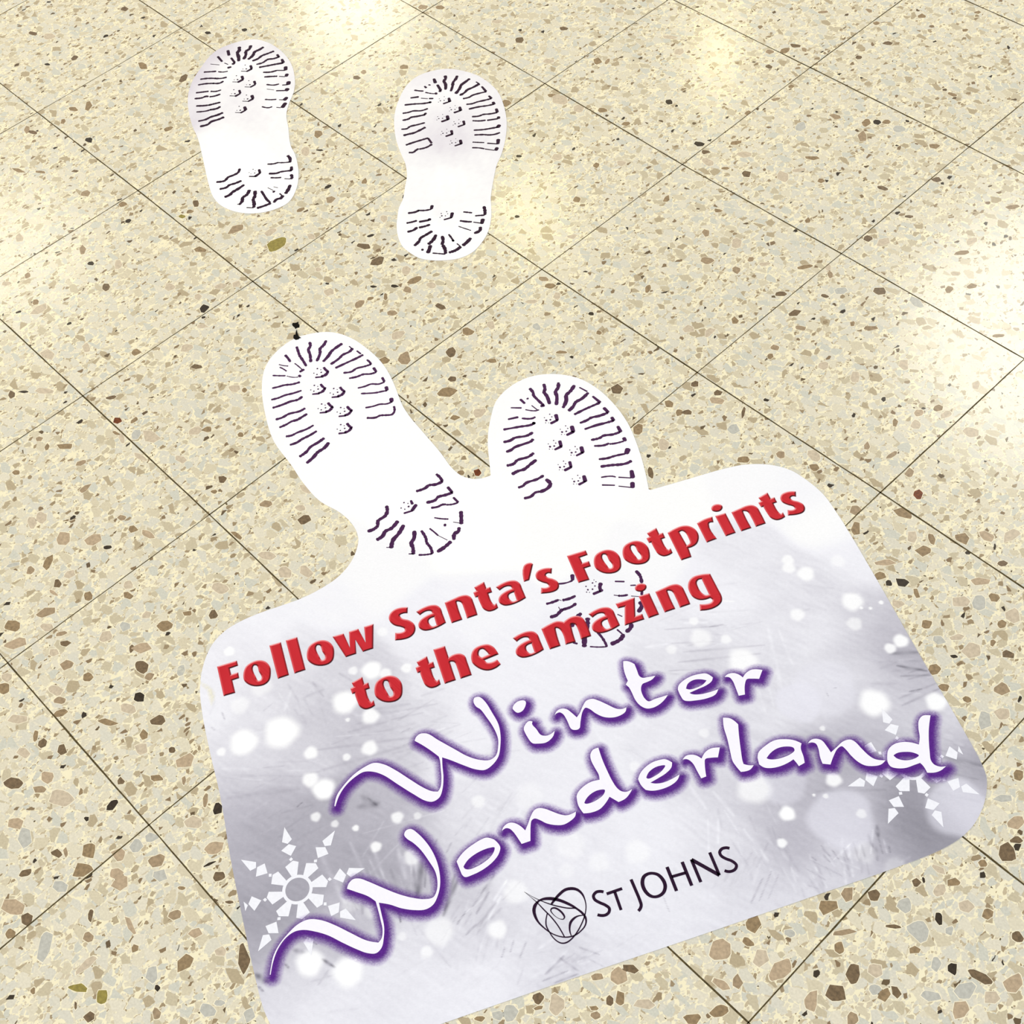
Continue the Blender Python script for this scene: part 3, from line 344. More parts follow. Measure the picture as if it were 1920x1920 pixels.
D['out'] = {"1":[-107350,36288,1,-104705,37293,1,-100917,37324,1,-96750,36203,1,-92793,33889,1,-90447,31810,1,-88360,29041,1,-86551,27176,1,-83822,25435,1,-79933,22863,1,-77491,21886,1,-73843,19659,1,-71052,17045,1,-69462,14167,1,-69927,11540,1,-71702,8960,1,-74158,7406,1,-77100,6778,1,-79630,7172,1,-82268,8324,1,-88044,11377,1,-93129,13996,1,-96328,15228,1,-99892,17028,1,-103494,19446,1,-105930,22026,1,-107867,25104,1,-109849,29672,1,-109392,32954,1],"2":[-75218,52300,1,-73290,53414,1,-70361,54309,1,-67252,54285,1,-64224,53585,1,-61010,51826,1,-57980,49585,1,-55736,47384,1,-53576,44781,1,-52298,42886,1,-51471,41424,1,-50727,40376,1,-48953,38192,1,-46501,35381,1,-44637,33761,1,-42744,31860,1,-41250,29839,1,-40281,27577,1,-39880,25367,1,-40387,23399,1,-41752,21612,1,-43111,20422,1,-44812,19526,1,-46616,19309,1,-48592,19469,1,-50471,20253,1,-52497,21640,1,-53960,23026,1,-55505,24730,1,-56435,26278,1,-58474,28548,1,-60188,30418,1,-61966,31713,1,-62468,32041,1,-64861,33187,1,-67764,34760,1,-71048,37120,1,-73381,39336,1,-75264,41789,1,-76848,44554,1,-77530,47256,1,-77033,49647,1],"S":[-44091,380,1,-42266,1731,1,-39734,2483,1,-37341,2638,1,-34446,2490,1,-31805,1942,1,-28848,816,1,-25385,-797,1,-23073,-1474,1,-20096,-2000,1,-15267,-2834,1,-12461,-3490,1,-10405,-3491,1,-8718,-2585,1,-7759,-943,0,-9261,274,1,-11354,1947,1,-13302,3816,1,-14737,5595,1,-16378,8113,1,-16868,10848,1,-16263,13963,1,-14399,16480,1,-11441,18303,1,-8619,18798,1,-4956,18448,1,-868,17207,1,2239,15558,1,5501,13450,1,8727,10982,0,10789,14976,1,13526,20226,1,14817,22164,1,16940,24110,1,19411,25278,1,22083,25439,1,24870,25099,1,27170,24290,1,35645,20338,1,43884,16216,1,49673,13355,1,53322,11602,1,56914,9799,1,59524,8428,1,61096,7343,1,62031,6107,1,62922,4181,1,63411,1905,1,63302,-341,1,62632,-2789,1,60568,-7446,1,57075,-14559,1,50191,-28499,1,44072,-40689,1,38904,-51220,1,36708,-55663,1,35150,-58518,1,33283,-61104,1,31157,-62802,1,29141,-63591,1,26628,-63543,1,24743,-63049,1,21660,-61727,1,17237,-59632,1,9795,-55980,1,2876,-52318,1,-2622,-49785,1,-7264,-47476,1,-10047,-45768,1,-12511,-43350,1,-13875,-41000,1,-14204,-38744,1,-13608,-35796,1,-11879,-31654,1,-11016,-29577,1,-10406,-27201,1,-10147,-24604,1,-10634,-22138,1,-11658,-20243,1,-12765,-19057,1,-14564,-18261,1,-17392,-18044,1,-20953,-18687,1,-24983,-18305,1,-28331,-17563,1,-33454,-16603,1,-38176,-14419,1,-42520,-11641,1,-44901,-9157,1,-46018,-6395,1,-46046,-3013,1]}
D['flake'] = {"c":[17609,-52902],"ro":1682,"ri":1296,"arm":[[-2915,616,-2890,1651,-2329,2010,-1267,947,-1559,437],[-3318,1766,-3007,1766,-2976,1441,-3279,1423],[-4691,2509,-3924,2936,-3465,1826,-4689,1447],[-6589,3379,-4887,3090,-4808,2433,-5400,2113]],"c2":[54814,2849],"rot2":44.81}
D['bg'] = [[-38222,-4748,250],[-21875,-8877,252],[-10154,-9865,253],[-14219,12983,250],[-3791,7660,252],[2781,7810,253],[-2120,-8055,253],[5187,-1269,250],[10923,11868,250],[16558,20475,247],[22464,23636,245],[28392,22453,249],[-7071,-21403,247],[-7930,-27520,243],[-11278,-34845,241],[-12205,-39826,237],[-10641,-43371,238],[-9474,-40266,231],[-4900,-34924,229],[508,-32769,216],[4352,-31069,214],[-942,-38059,217],[-3486,-42420,227],[-6585,-46346,240],[-1777,-48351,226],[1977,-46584,221],[5516,-43174,212],[3961,-37209,206],[8224,-35947,200],[12403,-34709,208],[13526,-30858,222],[3814,-50250,205],[7882,-48087,190],[6889,-52560,185],[10024,-51241,172],[12932,-47549,174],[14991,-44682,178],[18471,-43015,182],[17005,-47839,175],[11689,-54716,178],[17690,-52816,168],[16813,-57894,165],[21249,-45366,168],[23795,-44530,178],[23215,-49986,196],[15610,-40595,190],[21816,-39757,195],[25287,-39750,205],[20421,-60643,178],[24892,-58520,214],[24214,-61472,225],[28971,-58987,234],[31194,-53781,232],[33220,-55495,230],[35455,-50298,234],[30643,-48977,228],[23734,-51874,188],[25705,-49136,205],[32940,-44372,222],[30802,-40917,205],[34465,-40508,220],[32321,-36179,232],[40784,-40479,230],[38893,-46133,236],[43089,-38957,214],[46530,-34790,228],[48861,-29429,232],[24728,-36922,228],[24082,-32381,228],[23885,-28165,234],[23683,-23857,236],[18857,-19166,239],[13063,-17884,240],[8206,-24467,233],[15928,-24811,238],[17636,-29675,238],[25646,-17378,237],[34332,-13613,233],[31558,-23392,237],[35856,-27763,235],[32643,-32566,234],[39077,-22948,237],[42711,-18569,235],[42708,-30812,233],[45843,-26144,236],[46689,-18847,222],[50561,-19117,220],[48548,-25068,230],[53179,-20514,224],[51393,-15882,211],[46322,-15892,226],[19832,-11464,239],[26525,-5115,226],[29623,-2177,218],[24587,-3005,234],[31754,2781,231],[36235,2166,224],[25171,5653,240],[24969,10681,232],[30599,11776,228],[34236,14160,222],[34140,19247,238],[39194,14771,211],[37458,10148,232],[36164,6954,228],[42283,14704,194],[41419,9979,207],[41000,5739,226],[46582,12951,178],[47807,9391,205],[49916,11401,195],[44848,7509,222],[39320,-1507,225],[43982,2026,222],[47763,5643,205],[50270,8041,212],[54375,10149,222],[57507,8682,190],[60193,7768,150],[54301,7378,200],[47719,1958,198],[47274,-1162,186],[50568,2007,188],[49687,-2371,180],[48426,-6200,184],[50404,-6861,180],[45998,-6807,205],[41886,-9017,222],[39823,-12771,222],[45558,-11560,200],[42712,-14319,215],[47953,-11787,195],[51482,-11697,186],[51821,-13834,190],[52332,-8371,205],[55057,-7385,200],[53257,-2387,190],[56063,329,168],[57385,-517,140],[59410,-2319,145],[61680,-1758,145],[59698,-4510,150],[57024,-5470,180],[59977,2420,200],[60843,4956,195],[62658,3338,195],[61991,-3090,160],[57240,-10163,210],[56021,-12965,214],[55531,-16628,222],[59983,-6673,190],[33098,24650,240],[15121,2549,247],[17010,-4073,243],[6481,-16040,243],[3474,-21946,240]]
D['bok'] = [[1601,-42584,1944,1.0],[-554,-46430,1550,1.0],[6114,-41864,764,0.9],[10494,-36821,889,0.9],[9474,-39361,442,0.8],[8643,-43965,874,0.9],[10634,-43648,1239,1.0],[2962,-30140,1142,0.95],[4480,-29286,669,0.8],[1409,-31714,538,0.7],[5720,-27124,603,0.8],[3944,-35032,1447,0.95],[7483,-34121,974,0.9],[5928,-36271,259,0.8],[12563,-46348,547,0.8],[16753,-44088,360,0.9],[19092,-40090,663,0.85],[14723,-45374,423,0.7],[19985,-43918,592,0.9],[23667,-41918,879,0.7],[20551,-38413,421,0.6],[-11485,-40362,622,0.9],[-1456,-48969,514,0.8],[-4690,-43860,1062,0.5],[-4889,-40558,1209,0.5],[-124,-25854,621,0.6],[24690,-56879,1379,0.95],[28202,-54626,1531,0.95],[29400,-48337,445,0.5],[32378,-47571,550,0.5],[31790,-45272,1446,0.6],[35917,-40887,942,0.8],[32502,-47680,659,0.4],[34388,-36832,1247,0.6],[34849,-29163,1454,0.4],[40388,-24753,1266,0.5],[38316,-28426,1032,0.4],[24093,-32632,726,0.6],[27666,-28297,1510,0.3],[33432,-17791,549,0.5],[36570,-31446,801,0.3],[37220,15129,1209,0.9],[30853,14502,965,0.9],[28024,14589,697,0.8],[28854,13784,763,0.8],[32435,18495,832,0.5],[33783,9373,802,0.8],[39298,12875,858,0.6],[44497,14642,844,0.95],[44232,13032,646,0.9],[39712,17269,267,0.9],[39320,15793,200,0.9],[38522,15142,200,0.9],[33206,350,1561,0.85],[27790,-672,1195,0.7],[29977,1199,595,0.7],[26349,-4107,594,0.6],[41189,651,2512,0.6],[42163,4009,3480,0.35],[47230,6239,1619,0.95],[52005,10986,1115,0.95],[49857,-4123,830,0.9],[44429,-10759,1782,0.75],[48840,-10586,814,1.0],[49491,-6977,176,0.9],[50456,-6214,293,0.8],[53334,-7062,3461,0.55],[54389,-5196,520,0.6],[61256,2228,3331,0.55],[50553,-13511,513,0.9],[46028,-8085,2679,0.35],[36194,-9558,558,0.5],[45141,-154,307,0.7],[25658,508,538,0.7],[60684,-7598,1221,0.3],[57298,-8485,1125,0.3],[22770,-49616,1144,0.35],[25050,-48582,909,0.4]]
D['streak'] = [[29124,-40401,30823,-43831,421,-55],[32390,-38820,33133,-41291,265,-40],[31693,-38424,32312,-41038,190,-30],[32200,-41945,32512,-43485,149,-50],[33961,-42057,33995,-43591,148,-50],[33759,-39082,34098,-42184,300,-25],[34570,-39082,34602,-40637,299,-20],[37804,-41639,38339,-42646,109,-40],[37921,-40492,38589,-41632,146,-35],[38962,-39722,39626,-41245,182,-35],[42705,-40596,42706,-38068,285,-40],[43972,-40589,44991,-38329,213,-40],[42959,-41346,44105,-38705,177,-35],[43220,-36284,45136,-35409,217,-25],[42578,-38449,44740,-38075,252,-25],[44876,-36427,46393,-35934,179,-20],[40792,-41991,41436,-43357,179,-14],[27276,-46791,28162,-47509,132,-50],[24948,-41747,27318,-44339,777,-35],[25490,-37872,25972,-39081,196,-30],[24087,-38677,24495,-39685,177,-30],[25061,-41083,27131,-43171,194,-45],[24956,-35563,25167,-37060,159,-15],[21941,-30932,22058,-33175,245,-10],[26295,-33118,26821,-35448,199,-14],[16536,-40864,14431,-41150,811,-25],[23754,-49455,21452,-49015,342,-25],[45582,-26400,47182,-27199,92,-35],[48487,-37589,48457,-39580,245,0],[25995,-29362,26667,-31609,202,-10],[19870,-44199,23276,-45587,394,18],[17596,-45571,21761,-46797,397,18],[21487,-41777,22024,-48997,237,14],[36,-37770,823,-35729,442,-14],[-832,-36007,1554,-36321,357,-20],[-1924,-38348,-316,-40668,356,12],[13819,-32734,7823,-43977,422,-14],[13025,-32575,6293,-41202,339,-14],[9584,-31195,11869,-27744,260,-16],[9556,-32794,11537,-29641,215,-14],[11639,-32979,11951,-31904,170,-20],[7213,-37228,9432,-33227,343,-12],[3624,-46824,5211,-44990,211,-14],[1977,-49626,8865,-43271,252,-8],[3662,-51882,8600,-45616,621,-10],[540,-33067,2345,-32655,313,-16],[-2151,-30306,1610,-28749,228,-10],[10131,-47080,10145,-46334,163,-40],[15119,-42240,16358,-40454,691,-28],[15021,-40872,16376,-40728,245,-30],[22202,-35944,17789,-43964,160,12],[18369,-41397,19810,-45659,200,14],[15259,-48416,22378,-50271,516,16],[20668,-45377,23302,-46109,274,20],[21959,-42440,24908,-43987,511,22],[21667,-47712,24610,-49682,386,-22],[20438,-48917,23914,-49834,270,-30],[-2115,-41110,-2134,-42407,176,-16],[-5444,-45894,-4466,-46231,176,-40],[-4857,-47870,-4182,-47853,174,-30],[-7193,-45641,-6323,-47054,311,-8],[25085,-41614,27473,-44726,582,-26],[28411,-40008,30467,-43385,346,-40],[25276,-55727,26878,-55319,290,-95],[21670,-61574,23102,-61154,601,-70],[23933,-56123,24565,-56008,170,-70],[22524,-57176,23412,-56639,487,-40],[22976,-58765,23520,-58731,241,-60],[22792,-62128,23512,-62075,238,-60],[23158,-55268,23702,-55158,171,-50],[26638,-55976,27068,-57714,239,-18],[26880,-46656,28185,-47463,173,-60],[29919,-58645,31754,-56331,350,-8],[30312,-46573,35416,-46940,244,-10],[27437,-55853,26278,-58001,239,-12],[23978,-2666,28160,1929,216,-22],[25818,-3493,29116,-54,257,-18],[28092,-4814,34018,2376,295,-22],[27600,-3393,33702,3653,297,-18],[28002,-6461,30828,-3464,168,-22],[27514,1158,28439,2515,172,-28],[44682,12488,46905,14908,499,-30],[46192,11756,48932,13440,329,-50],[47275,10948,49536,13252,245,-32],[49655,8103,51333,12694,280,-26],[48862,8537,50672,12968,281,-20],[49151,10012,49905,11183,161,-50],[43141,3374,42661,3670,101,-60],[42868,4623,43046,4854,102,-60],[33723,9765,34288,10947,259,-10],[32642,5517,38727,675,428,8],[33501,6329,37568,3873,342,8],[31574,13012,34505,15095,441,-8],[41536,-14112,44943,-14676,384,14],[39140,-15309,42331,-16115,387,12],[44029,-16111,45821,-18148,263,14],[43246,-16872,45872,-19696,188,10],[46743,-15099,50766,-15970,373,16],[49951,-5407,52504,-5145,571,-10],[49420,-6478,54496,-1286,380,-12],[56372,-5189,57204,-5983,369,-45],[56327,-6571,57463,-7322,294,-30],[57817,-5917,58993,-6880,146,30],[56354,-5743,57801,-8045,184,35],[56291,-7670,57323,-9560,183,25],[55650,-8561,55565,-11278,146,22],[53690,-12587,54306,-12509,182,-30],[54455,-11576,55431,-11671,182,-30],[58591,5175,60749,6426,265,-14],[57971,1803,62376,4429,376,-10],[54714,1990,53886,-488,229,-20],[56611,6077,60070,8002,577,-22],[52487,-20670,51606,-17826,183,-32],[52943,-19959,51760,-16602,146,-26],[53463,-19185,52527,-16388,146,-18],[54235,-13910,56252,-13539,186,-22],[53884,-12905,57300,-11979,150,-16],[54713,-10466,55963,-10872,150,-36],[53682,-10925,55071,-11203,151,-28],[55439,-9484,56612,-10239,132,-30],[55792,-8320,57389,-9479,132,-34],[56314,-7810,57603,-8729,189,-34],[56510,-5694,57748,-6412,190,-24],[57868,-6568,58659,-7155,150,-34],[58638,-6090,59216,-6612,150,-34],[55325,-15245,56335,-14783,147,-16],[53320,-15075,55445,-15392,224,10],[52293,-15541,55035,-16588,224,10],[55963,-10872,58113,-10114,187,12],[60603,-6605,60897,-5511,297,14],[6678,-33905,9571,-29949,431,-13],[7029,-39523,7925,-37256,177,-10],[15950,-36063,17344,-33448,210,-7],[12986,-33963,14770,-29970,166,-14],[17433,-29217,19076,-26899,225,-10],[11632,-33157,13797,-28085,348,-8],[12917,-35411,14644,-32614,316,-11],[13298,-32480,14814,-29337,224,9],[9153,-37761,11140,-36347,366,-6],[15833,-31521,17289,-27532,129,-12],[3485,-34110,6473,-29832,285,9],[9759,-28289,10964,-25870,376,-13],[20259,-28746,22873,-25299,411,-8],[13754,-31895,15718,-27706,224,-11],[10209,-31952,10788,-29428,323,-6],[13066,-32900,14139,-29958,334,-7],[13036,-32581,13509,-29879,360,-11],[13261,-33481,14829,-30073,174,-8],[6001,-45010,8779,-42301,279,9],[6551,-38626,10096,-34501,164,13],[8440,-33666,9907,-30779,382,9],[14707,-33351,15704,-28806,335,-9],[10185,-32291,11142,-27671,224,-11],[12845,-32747,14834,-29105,207,8],[14876,-36610,16216,-33751,232,-9],[13378,-37920,14352,-33459,429,-10],[6235,-35191,8426,-33171,355,9],[2175,-35955,4981,-32850,303,-7],[3242,-36490,4363,-34587,324,9],[13092,-29766,15653,-27616,142,-11],[11872,-35183,14303,-33469,300,-8],[8496,-30477,10787,-28153,208,-5],[7001,-36050,8944,-32780,250,-8],[7372,-33662,9454,-31436,439,-11],[6568,-32485,8316,-30450,177,7],[4176,-35596,5386,-33929,161,5],[10236,-33951,11915,-31134,414,-8],[8583,-36497,10175,-34073,355,-11],[4298,-45187,6676,-42755,258,-8],[6738,-42507,9008,-41492,134,7],[2782,-49332,4311,-48025,293,-5],[216,-50286,2691,-47932,395,9],[5041,-49914,6935,-46876,355,-4],[4818,-48128,7990,-45597,317,6],[2432,-49455,3904,-48013,205,-7],[3319,-51237,5411,-49758,258,-7],[-1610,-46429,867,-42805,284,8],[1477,-50559,5071,-47886,147,-7],[2906,-49339,4740,-47798,276,8],[2083,-52528,4281,-50245,294,-4],[1609,-39585,2888,-39943,367,-10],[-2826,-39647,80,-40174,206,9],[2735,-37498,4639,-38391,191,-7],[-95,-38855,1184,-39365,168,-8],[345,-39598,2703,-40376,134,-6],[-1271,-36319,1828,-36757,259,-5],[162,-39704,3204,-40234,312,-6],[-2777,-38219,-42,-38749,307,-9],[-1093,-36382,232,-36619,248,8],[18,-38086,2378,-38721,211,-7],[67,-40553,1325,-41124,181,-8],[-473,-37793,2576,-38706,354,-5],[-2592,-38186,-141,-38772,250,-6],[-35,-36843,1817,-37041,343,-7],[7671,-51355,8139,-49864,132,-5],[4921,-48984,5841,-46371,233,-7],[11258,-47350,11472,-45791,169,-5],[14059,-51391,14191,-49117,282,-6],[12837,-50592,13310,-49257,396,-6],[13240,-48696,13993,-46533,375,-5],[8892,-50150,9199,-48482,183,-8],[6953,-51896,7283,-48685,338,6],[9728,-52019,10204,-50403,193,5],[10326,-54881,11389,-52276,199,-5],[9460,-48722,11217,-45744,281,-10],[11237,-49597,11802,-46653,148,-5],[11449,-50819,11947,-49016,243,-8],[14182,-52331,14204,-50614,323,7],[9998,-51019,10689,-48656,400,5],[11360,-49415,11513,-47161,229,-7],[23297,-47843,25277,-48502,243,-12],[21581,-49037,24289,-50484,191,-10],[24108,-45662,26284,-46534,281,-10],[23092,-44484,25833,-45600,348,-15],[26133,-44585,27530,-44875,196,-13],[22931,-42632,25471,-43964,397,8],[23136,-46426,25053,-47324,204,-10],[21527,-46818,23067,-47237,338,8],[27752,-45179,29482,-46035,383,-9],[21292,-46039,23259,-46947,120,13],[27896,-46259,30421,-47207,153,-15],[25794,-44707,28760,-46220,247,-9],[25649,-44444,27831,-45564,115,-15],[24279,-44289,27506,-45681,125,9],[22093,-45166,25202,-46074,205,11],[23614,-45540,25733,-46129,187,15],[25158,-39670,27411,-41146,261,-9],[24483,-39973,25667,-41182,388,-14],[24370,-42695,26170,-44271,146,15],[26063,-41312,27291,-42529,124,-14],[24114,-42548,26292,-43963,285,14],[24823,-42735,26329,-43922,394,-16],[24460,-42036,25857,-43199,286,13],[25704,-41286,27973,-42969,184,-16],[22178,-40769,24019,-42736,337,14],[24063,-41887,25192,-42735,217,13],[26540,-39713,28448,-40688,176,15],[26172,-39947,28018,-41488,278,19],[32482,-41694,31484,-39179,134,-11],[33381,-39001,32797,-36617,274,21],[32249,-39085,31285,-37053,370,-16],[34298,-42305,34081,-40518,228,-12],[30196,-42179,29587,-39930,296,14],[34721,-42557,34566,-41119,254,-14],[31860,-39380,31371,-36893,352,-21],[33104,-42923,32692,-41572,205,-18],[34438,-40789,33594,-38223,310,22],[28302,-41654,27467,-40449,144,-13],[32268,-42068,32470,-39475,181,16],[32661,-45666,31833,-42856,147,-17],[34040,-38331,33922,-35774,196,-21],[34395,-41958,33940,-40460,206,-14],[30393,-42946,29948,-41238,208,-17],[31619,-43497,31212,-41903,298,-12],[29382,-31624,28413,-28513,371,-5],[26315,-32004,26332,-30583,349,-9],[30094,-32204,30254,-30662,403,-10],[25020,-33466,24762,-31881,203,7],[28767,-33235,28155,-30048,395,8],[25316,-35818,24940,-34402,347,-9],[26965,-31894,26341,-28762,169,-5],[27760,-34568,26447,-31298,411,-7],[28759,-34503,28153,-31825,343,-5],[27555,-33860,26969,-31642,162,4],[26200,-28710,25633,-26798,401,4],[27734,-35242,27616,-33300,339,-6],[29198,-34967,29348,-32440,200,-8],[24325,-35284,24040,-32877,293,-10],[43748,-37820,44345,-36485,287,-8],[43694,-37860,43889,-35971,272,-8],[43151,-38134,43323,-37033,188,-9],[45632,-38605,46593,-36873,179,17],[45846,-33703,46461,-31154,129,-8],[44441,-37481,45010,-36384,245,12],[42979,-39442,43524,-37531,259,-8],[44251,-38521,44689,-37291,366,-16],[42889,-38502,43272,-37451,176,-14],[44108,-37228,45056,-34912,226,-14],[40360,-39247,40741,-37461,298,13],[44126,-37544,44596,-35565,139,13],[42503,-39654,42560,-37437,301,9],[44034,-39179,44736,-37180,345,16],[37410,-41498,36515,-39799,234,-5],[37361,-42454,35463,-39983,236,-9],[36770,-42334,35858,-41001,382,8],[34221,-43406,33223,-42054,149,-6],[33348,-46241,32312,-44345,264,8],[37331,-44339,35892,-42176,222,-10],[36432,-44137,35027,-41426,181,9],[38771,-43936,37978,-41442,137,-6],[33141,-43738,31495,-40893,217,7],[35982,-43785,34425,-41208,351,-5],[34854,-42862,34050,-41122,160,-10],[36761,-44740,35932,-43488,221,-8],[29101,2347,30666,4883,254,-9],[27295,-7439,29070,-6019,305,-10],[24248,-545,26711,1703,412,-7],[23766,5398,25757,7887,356,-8],[25936,2408,29206,5908,293,-9],[28826,-1853,30082,622,186,7],[23991,-5945,25522,-3863,363,11],[25012,-510,26887,1472,350,9],[20803,-1467,22565,44,334,-10],[29632,2573,31403,5825,202,-8],[22691,-2289,24371,2344,230,-6],[27023,-387,29290,1305,257,-8],[34131,-4977,35990,-3538,433,-10],[24199,3238,27300,5786,252,9],[28480,-6238,30864,-3507,341,11],[27469,-2412,28265,-400,309,-12],[25868,-68,28744,2634,268,-8],[28876,2037,30484,4346,136,7],[41310,1922,43097,901,155,7],[38847,1669,41627,186,147,-6],[38949,1848,40666,777,182,-8],[36862,1830,38280,716,376,7],[34320,657,37549,-952,329,-7],[34978,753,38043,-1794,354,-4],[37539,-201,39634,-1765,222,8],[36188,2445,37548,1062,253,-5],[37108,-1349,39295,-2866,371,7],[38190,185,39719,-743,201,-8],[46961,-17111,49651,-17812,241,-8],[43770,-14881,46805,-15871,131,14],[50374,-14924,53104,-16094,292,-6],[47172,-16623,48523,-17486,116,10],[47176,-10293,49389,-11258,225,-12],[43248,-15283,44831,-16524,285,-11],[46899,-14977,49801,-15840,182,-7],[46586,-11270,48779,-12278,141,11],[50878,-13699,53743,-14700,335,-11],[49099,-14233,52162,-14484,334,11],[49933,-13131,51512,-13591,194,-11],[49581,-15656,52435,-16892,350,8],[48599,-12802,51417,-14612,141,-13],[48333,-13207,50131,-14209,355,-9],[46113,-13547,47778,-14421,200,-10],[48650,-15959,50905,-16699,140,10],[46430,-16884,48548,-17571,152,-9],[48927,-17578,50861,-18638,379,-7],[49026,-20798,48231,-18427,365,-13],[50120,-18325,49603,-16449,177,-10],[51326,-18942,50186,-16527,346,10],[49788,-20743,48772,-18005,348,-7],[50412,-17304,49538,-14572,222,-14],[48682,-22202,48159,-19828,239,-7],[50319,-18525,49679,-17147,155,10],[49953,-20205,49520,-18761,165,-8],[48796,-20051,47154,-18127,198,-9],[49186,-17626,48996,-16435,168,-8],[49825,-18944,49024,-16494,174,-6],[52865,-15088,52093,-13963,306,-8],[54822,-12918,56748,-14338,346,-10],[54426,-13695,55392,-14201,161,17],[53848,-10522,54879,-10799,325,10],[54078,-12790,55689,-13304,306,-12],[54734,-13181,56949,-14053,248,15],[54574,-11273,56063,-11732,202,10],[53941,-11120,55757,-11366,169,-13],[55214,-13401,56615,-14054,292,-11],[53410,-12538,55111,-13348,312,14],[54023,-13692,55275,-14443,183,10],[52940,-14911,54220,-15750,245,18],[55362,-12335,56499,-12788,156,-12],[53804,-10130,55034,-10463,269,10],[55154,-15893,56005,-16457,248,-13],[56082,-14315,57368,-14737,288,-15],[56152,-10934,57381,-11395,191,-12],[55107,-14547,56961,-15068,311,-17],[56684,-16211,58009,-17019,273,-13],[55523,-8970,56719,-9939,287,12],[54679,-8764,55823,-10267,377,18],[56101,-9257,57128,-10200,260,13],[56160,-10297,57300,-11031,289,-23],[56879,-11185,58083,-12416,293,18],[57489,-10719,58078,-11273,306,19],[57813,-7224,58754,-8149,370,-20],[55591,-8746,56448,-9960,302,20],[56598,-10147,57829,-11494,363,-11],[58086,-9090,59132,-9991,123,-17],[58378,-11731,59317,-12635,129,-22],[57263,-7076,58070,-7857,216,-14],[56179,-8415,57611,-9663,329,-12],[56670,-7935,57767,-8865,291,-12],[56282,-8726,57524,-9397,359,-14],[57419,-9060,58429,-10303,219,-14],[49129,13708,49807,14727,224,-10],[45071,10177,45796,11990,434,-11],[45622,8026,47418,9718,439,-12],[47597,11738,48541,13523,159,-15],[46231,10814,47553,12366,292,-10],[49477,12742,50611,14303,129,13],[44378,10661,45441,11859,284,-9],[48598,9150,50159,10660,216,13],[45871,12495,46929,13713,293,10],[46802,13195,48680,14905,265,-13],[48153,15352,48646,16822,431,-14],[48108,11153,49607,13783,228,-17],[48513,14260,50099,15995,416,14],[47792,12284,48972,14730,396,-14],[56193,6545,57493,7984,344,-9],[58459,7040,60586,7869,245,11],[55096,5991,56207,6705,153,-9],[56346,8005,57489,8401,219,-10],[58326,6672,59826,7324,183,10],[56454,7015,57520,7567,217,10],[55196,8056,57270,8619,401,13],[57151,5620,58843,6353,150,-10],[55153,8379,57070,9577,382,9],[53967,7432,56161,8225,333,-11],[40416,-39982,42352,-37008,164,-6],[44367,-44292,45865,-42391,266,5],[41082,-41396,42554,-39079,271,4],[43614,-42599,43930,-40720,133,-7],[37999,-42934,39653,-40638,237,-4],[41878,-41891,43171,-38220,372,6],[47561,-44188,49097,-40561,120,-4],[41650,-45368,42368,-41817,208,-5],[47728,-40391,49086,-37064,130,6],[39170,-38377,39620,-36071,311,-5],[35997,-49043,36835,-46209,282,-3],[41027,-48273,42529,-44914,140,-5],[38456,-47044,38506,-43273,237,-4],[37671,-43980,39144,-40354,224,3],[32154,-51303,33156,-47200,253,-4],[34721,-47780,34526,-43003,200,-3],[38005,-47620,38168,-45527,345,-5],[35677,-51024,35773,-47457,157,-3],[29719,-47215,30152,-44083,337,-4],[34005,-44342,33628,-40665,151,-5],[41439,-49600,41603,-46368,232,-5],[33002,-50648,33110,-47091,251,3],[37893,-24710,40258,-26929,378,-3],[34693,-27688,36303,-28852,186,-2],[31377,-22339,34233,-23408,405,-4],[35593,-26633,39426,-29054,375,-4],[34375,-31237,37632,-32610,174,-2],[32778,-28917,35101,-29155,230,-2],[29695,-30291,33164,-31902,279,4],[38034,-26104,39951,-27469,188,-2],[40881,-18919,44881,-18955,402,-5],[33014,-30735,36508,-32645,222,-4],[39437,-18650,42226,-20358,379,-2],[44084,-23083,46782,-25556,295,-4],[34623,-27834,37290,-29096,287,-4],[37698,-23607,40371,-24381,266,2],[31314,-25633,35378,-25288,143,3],[24737,-19028,29424,-18178,442,-5],[31760,-16751,35214,-16133,202,-5],[36103,-12672,40676,-12075,146,-2],[27554,-17824,32157,-18262,353,4],[24495,-20925,27334,-20682,436,-3],[27312,-11653,31090,-12012,381,-3],[31127,-16319,34119,-16560,380,-4],[32343,-21167,35335,-20796,140,4],[25242,-12849,28937,-12008,165,3],[35971,-13638,39280,-13518,142,-3],[30373,-18063,33930,-18784,215,-2]]
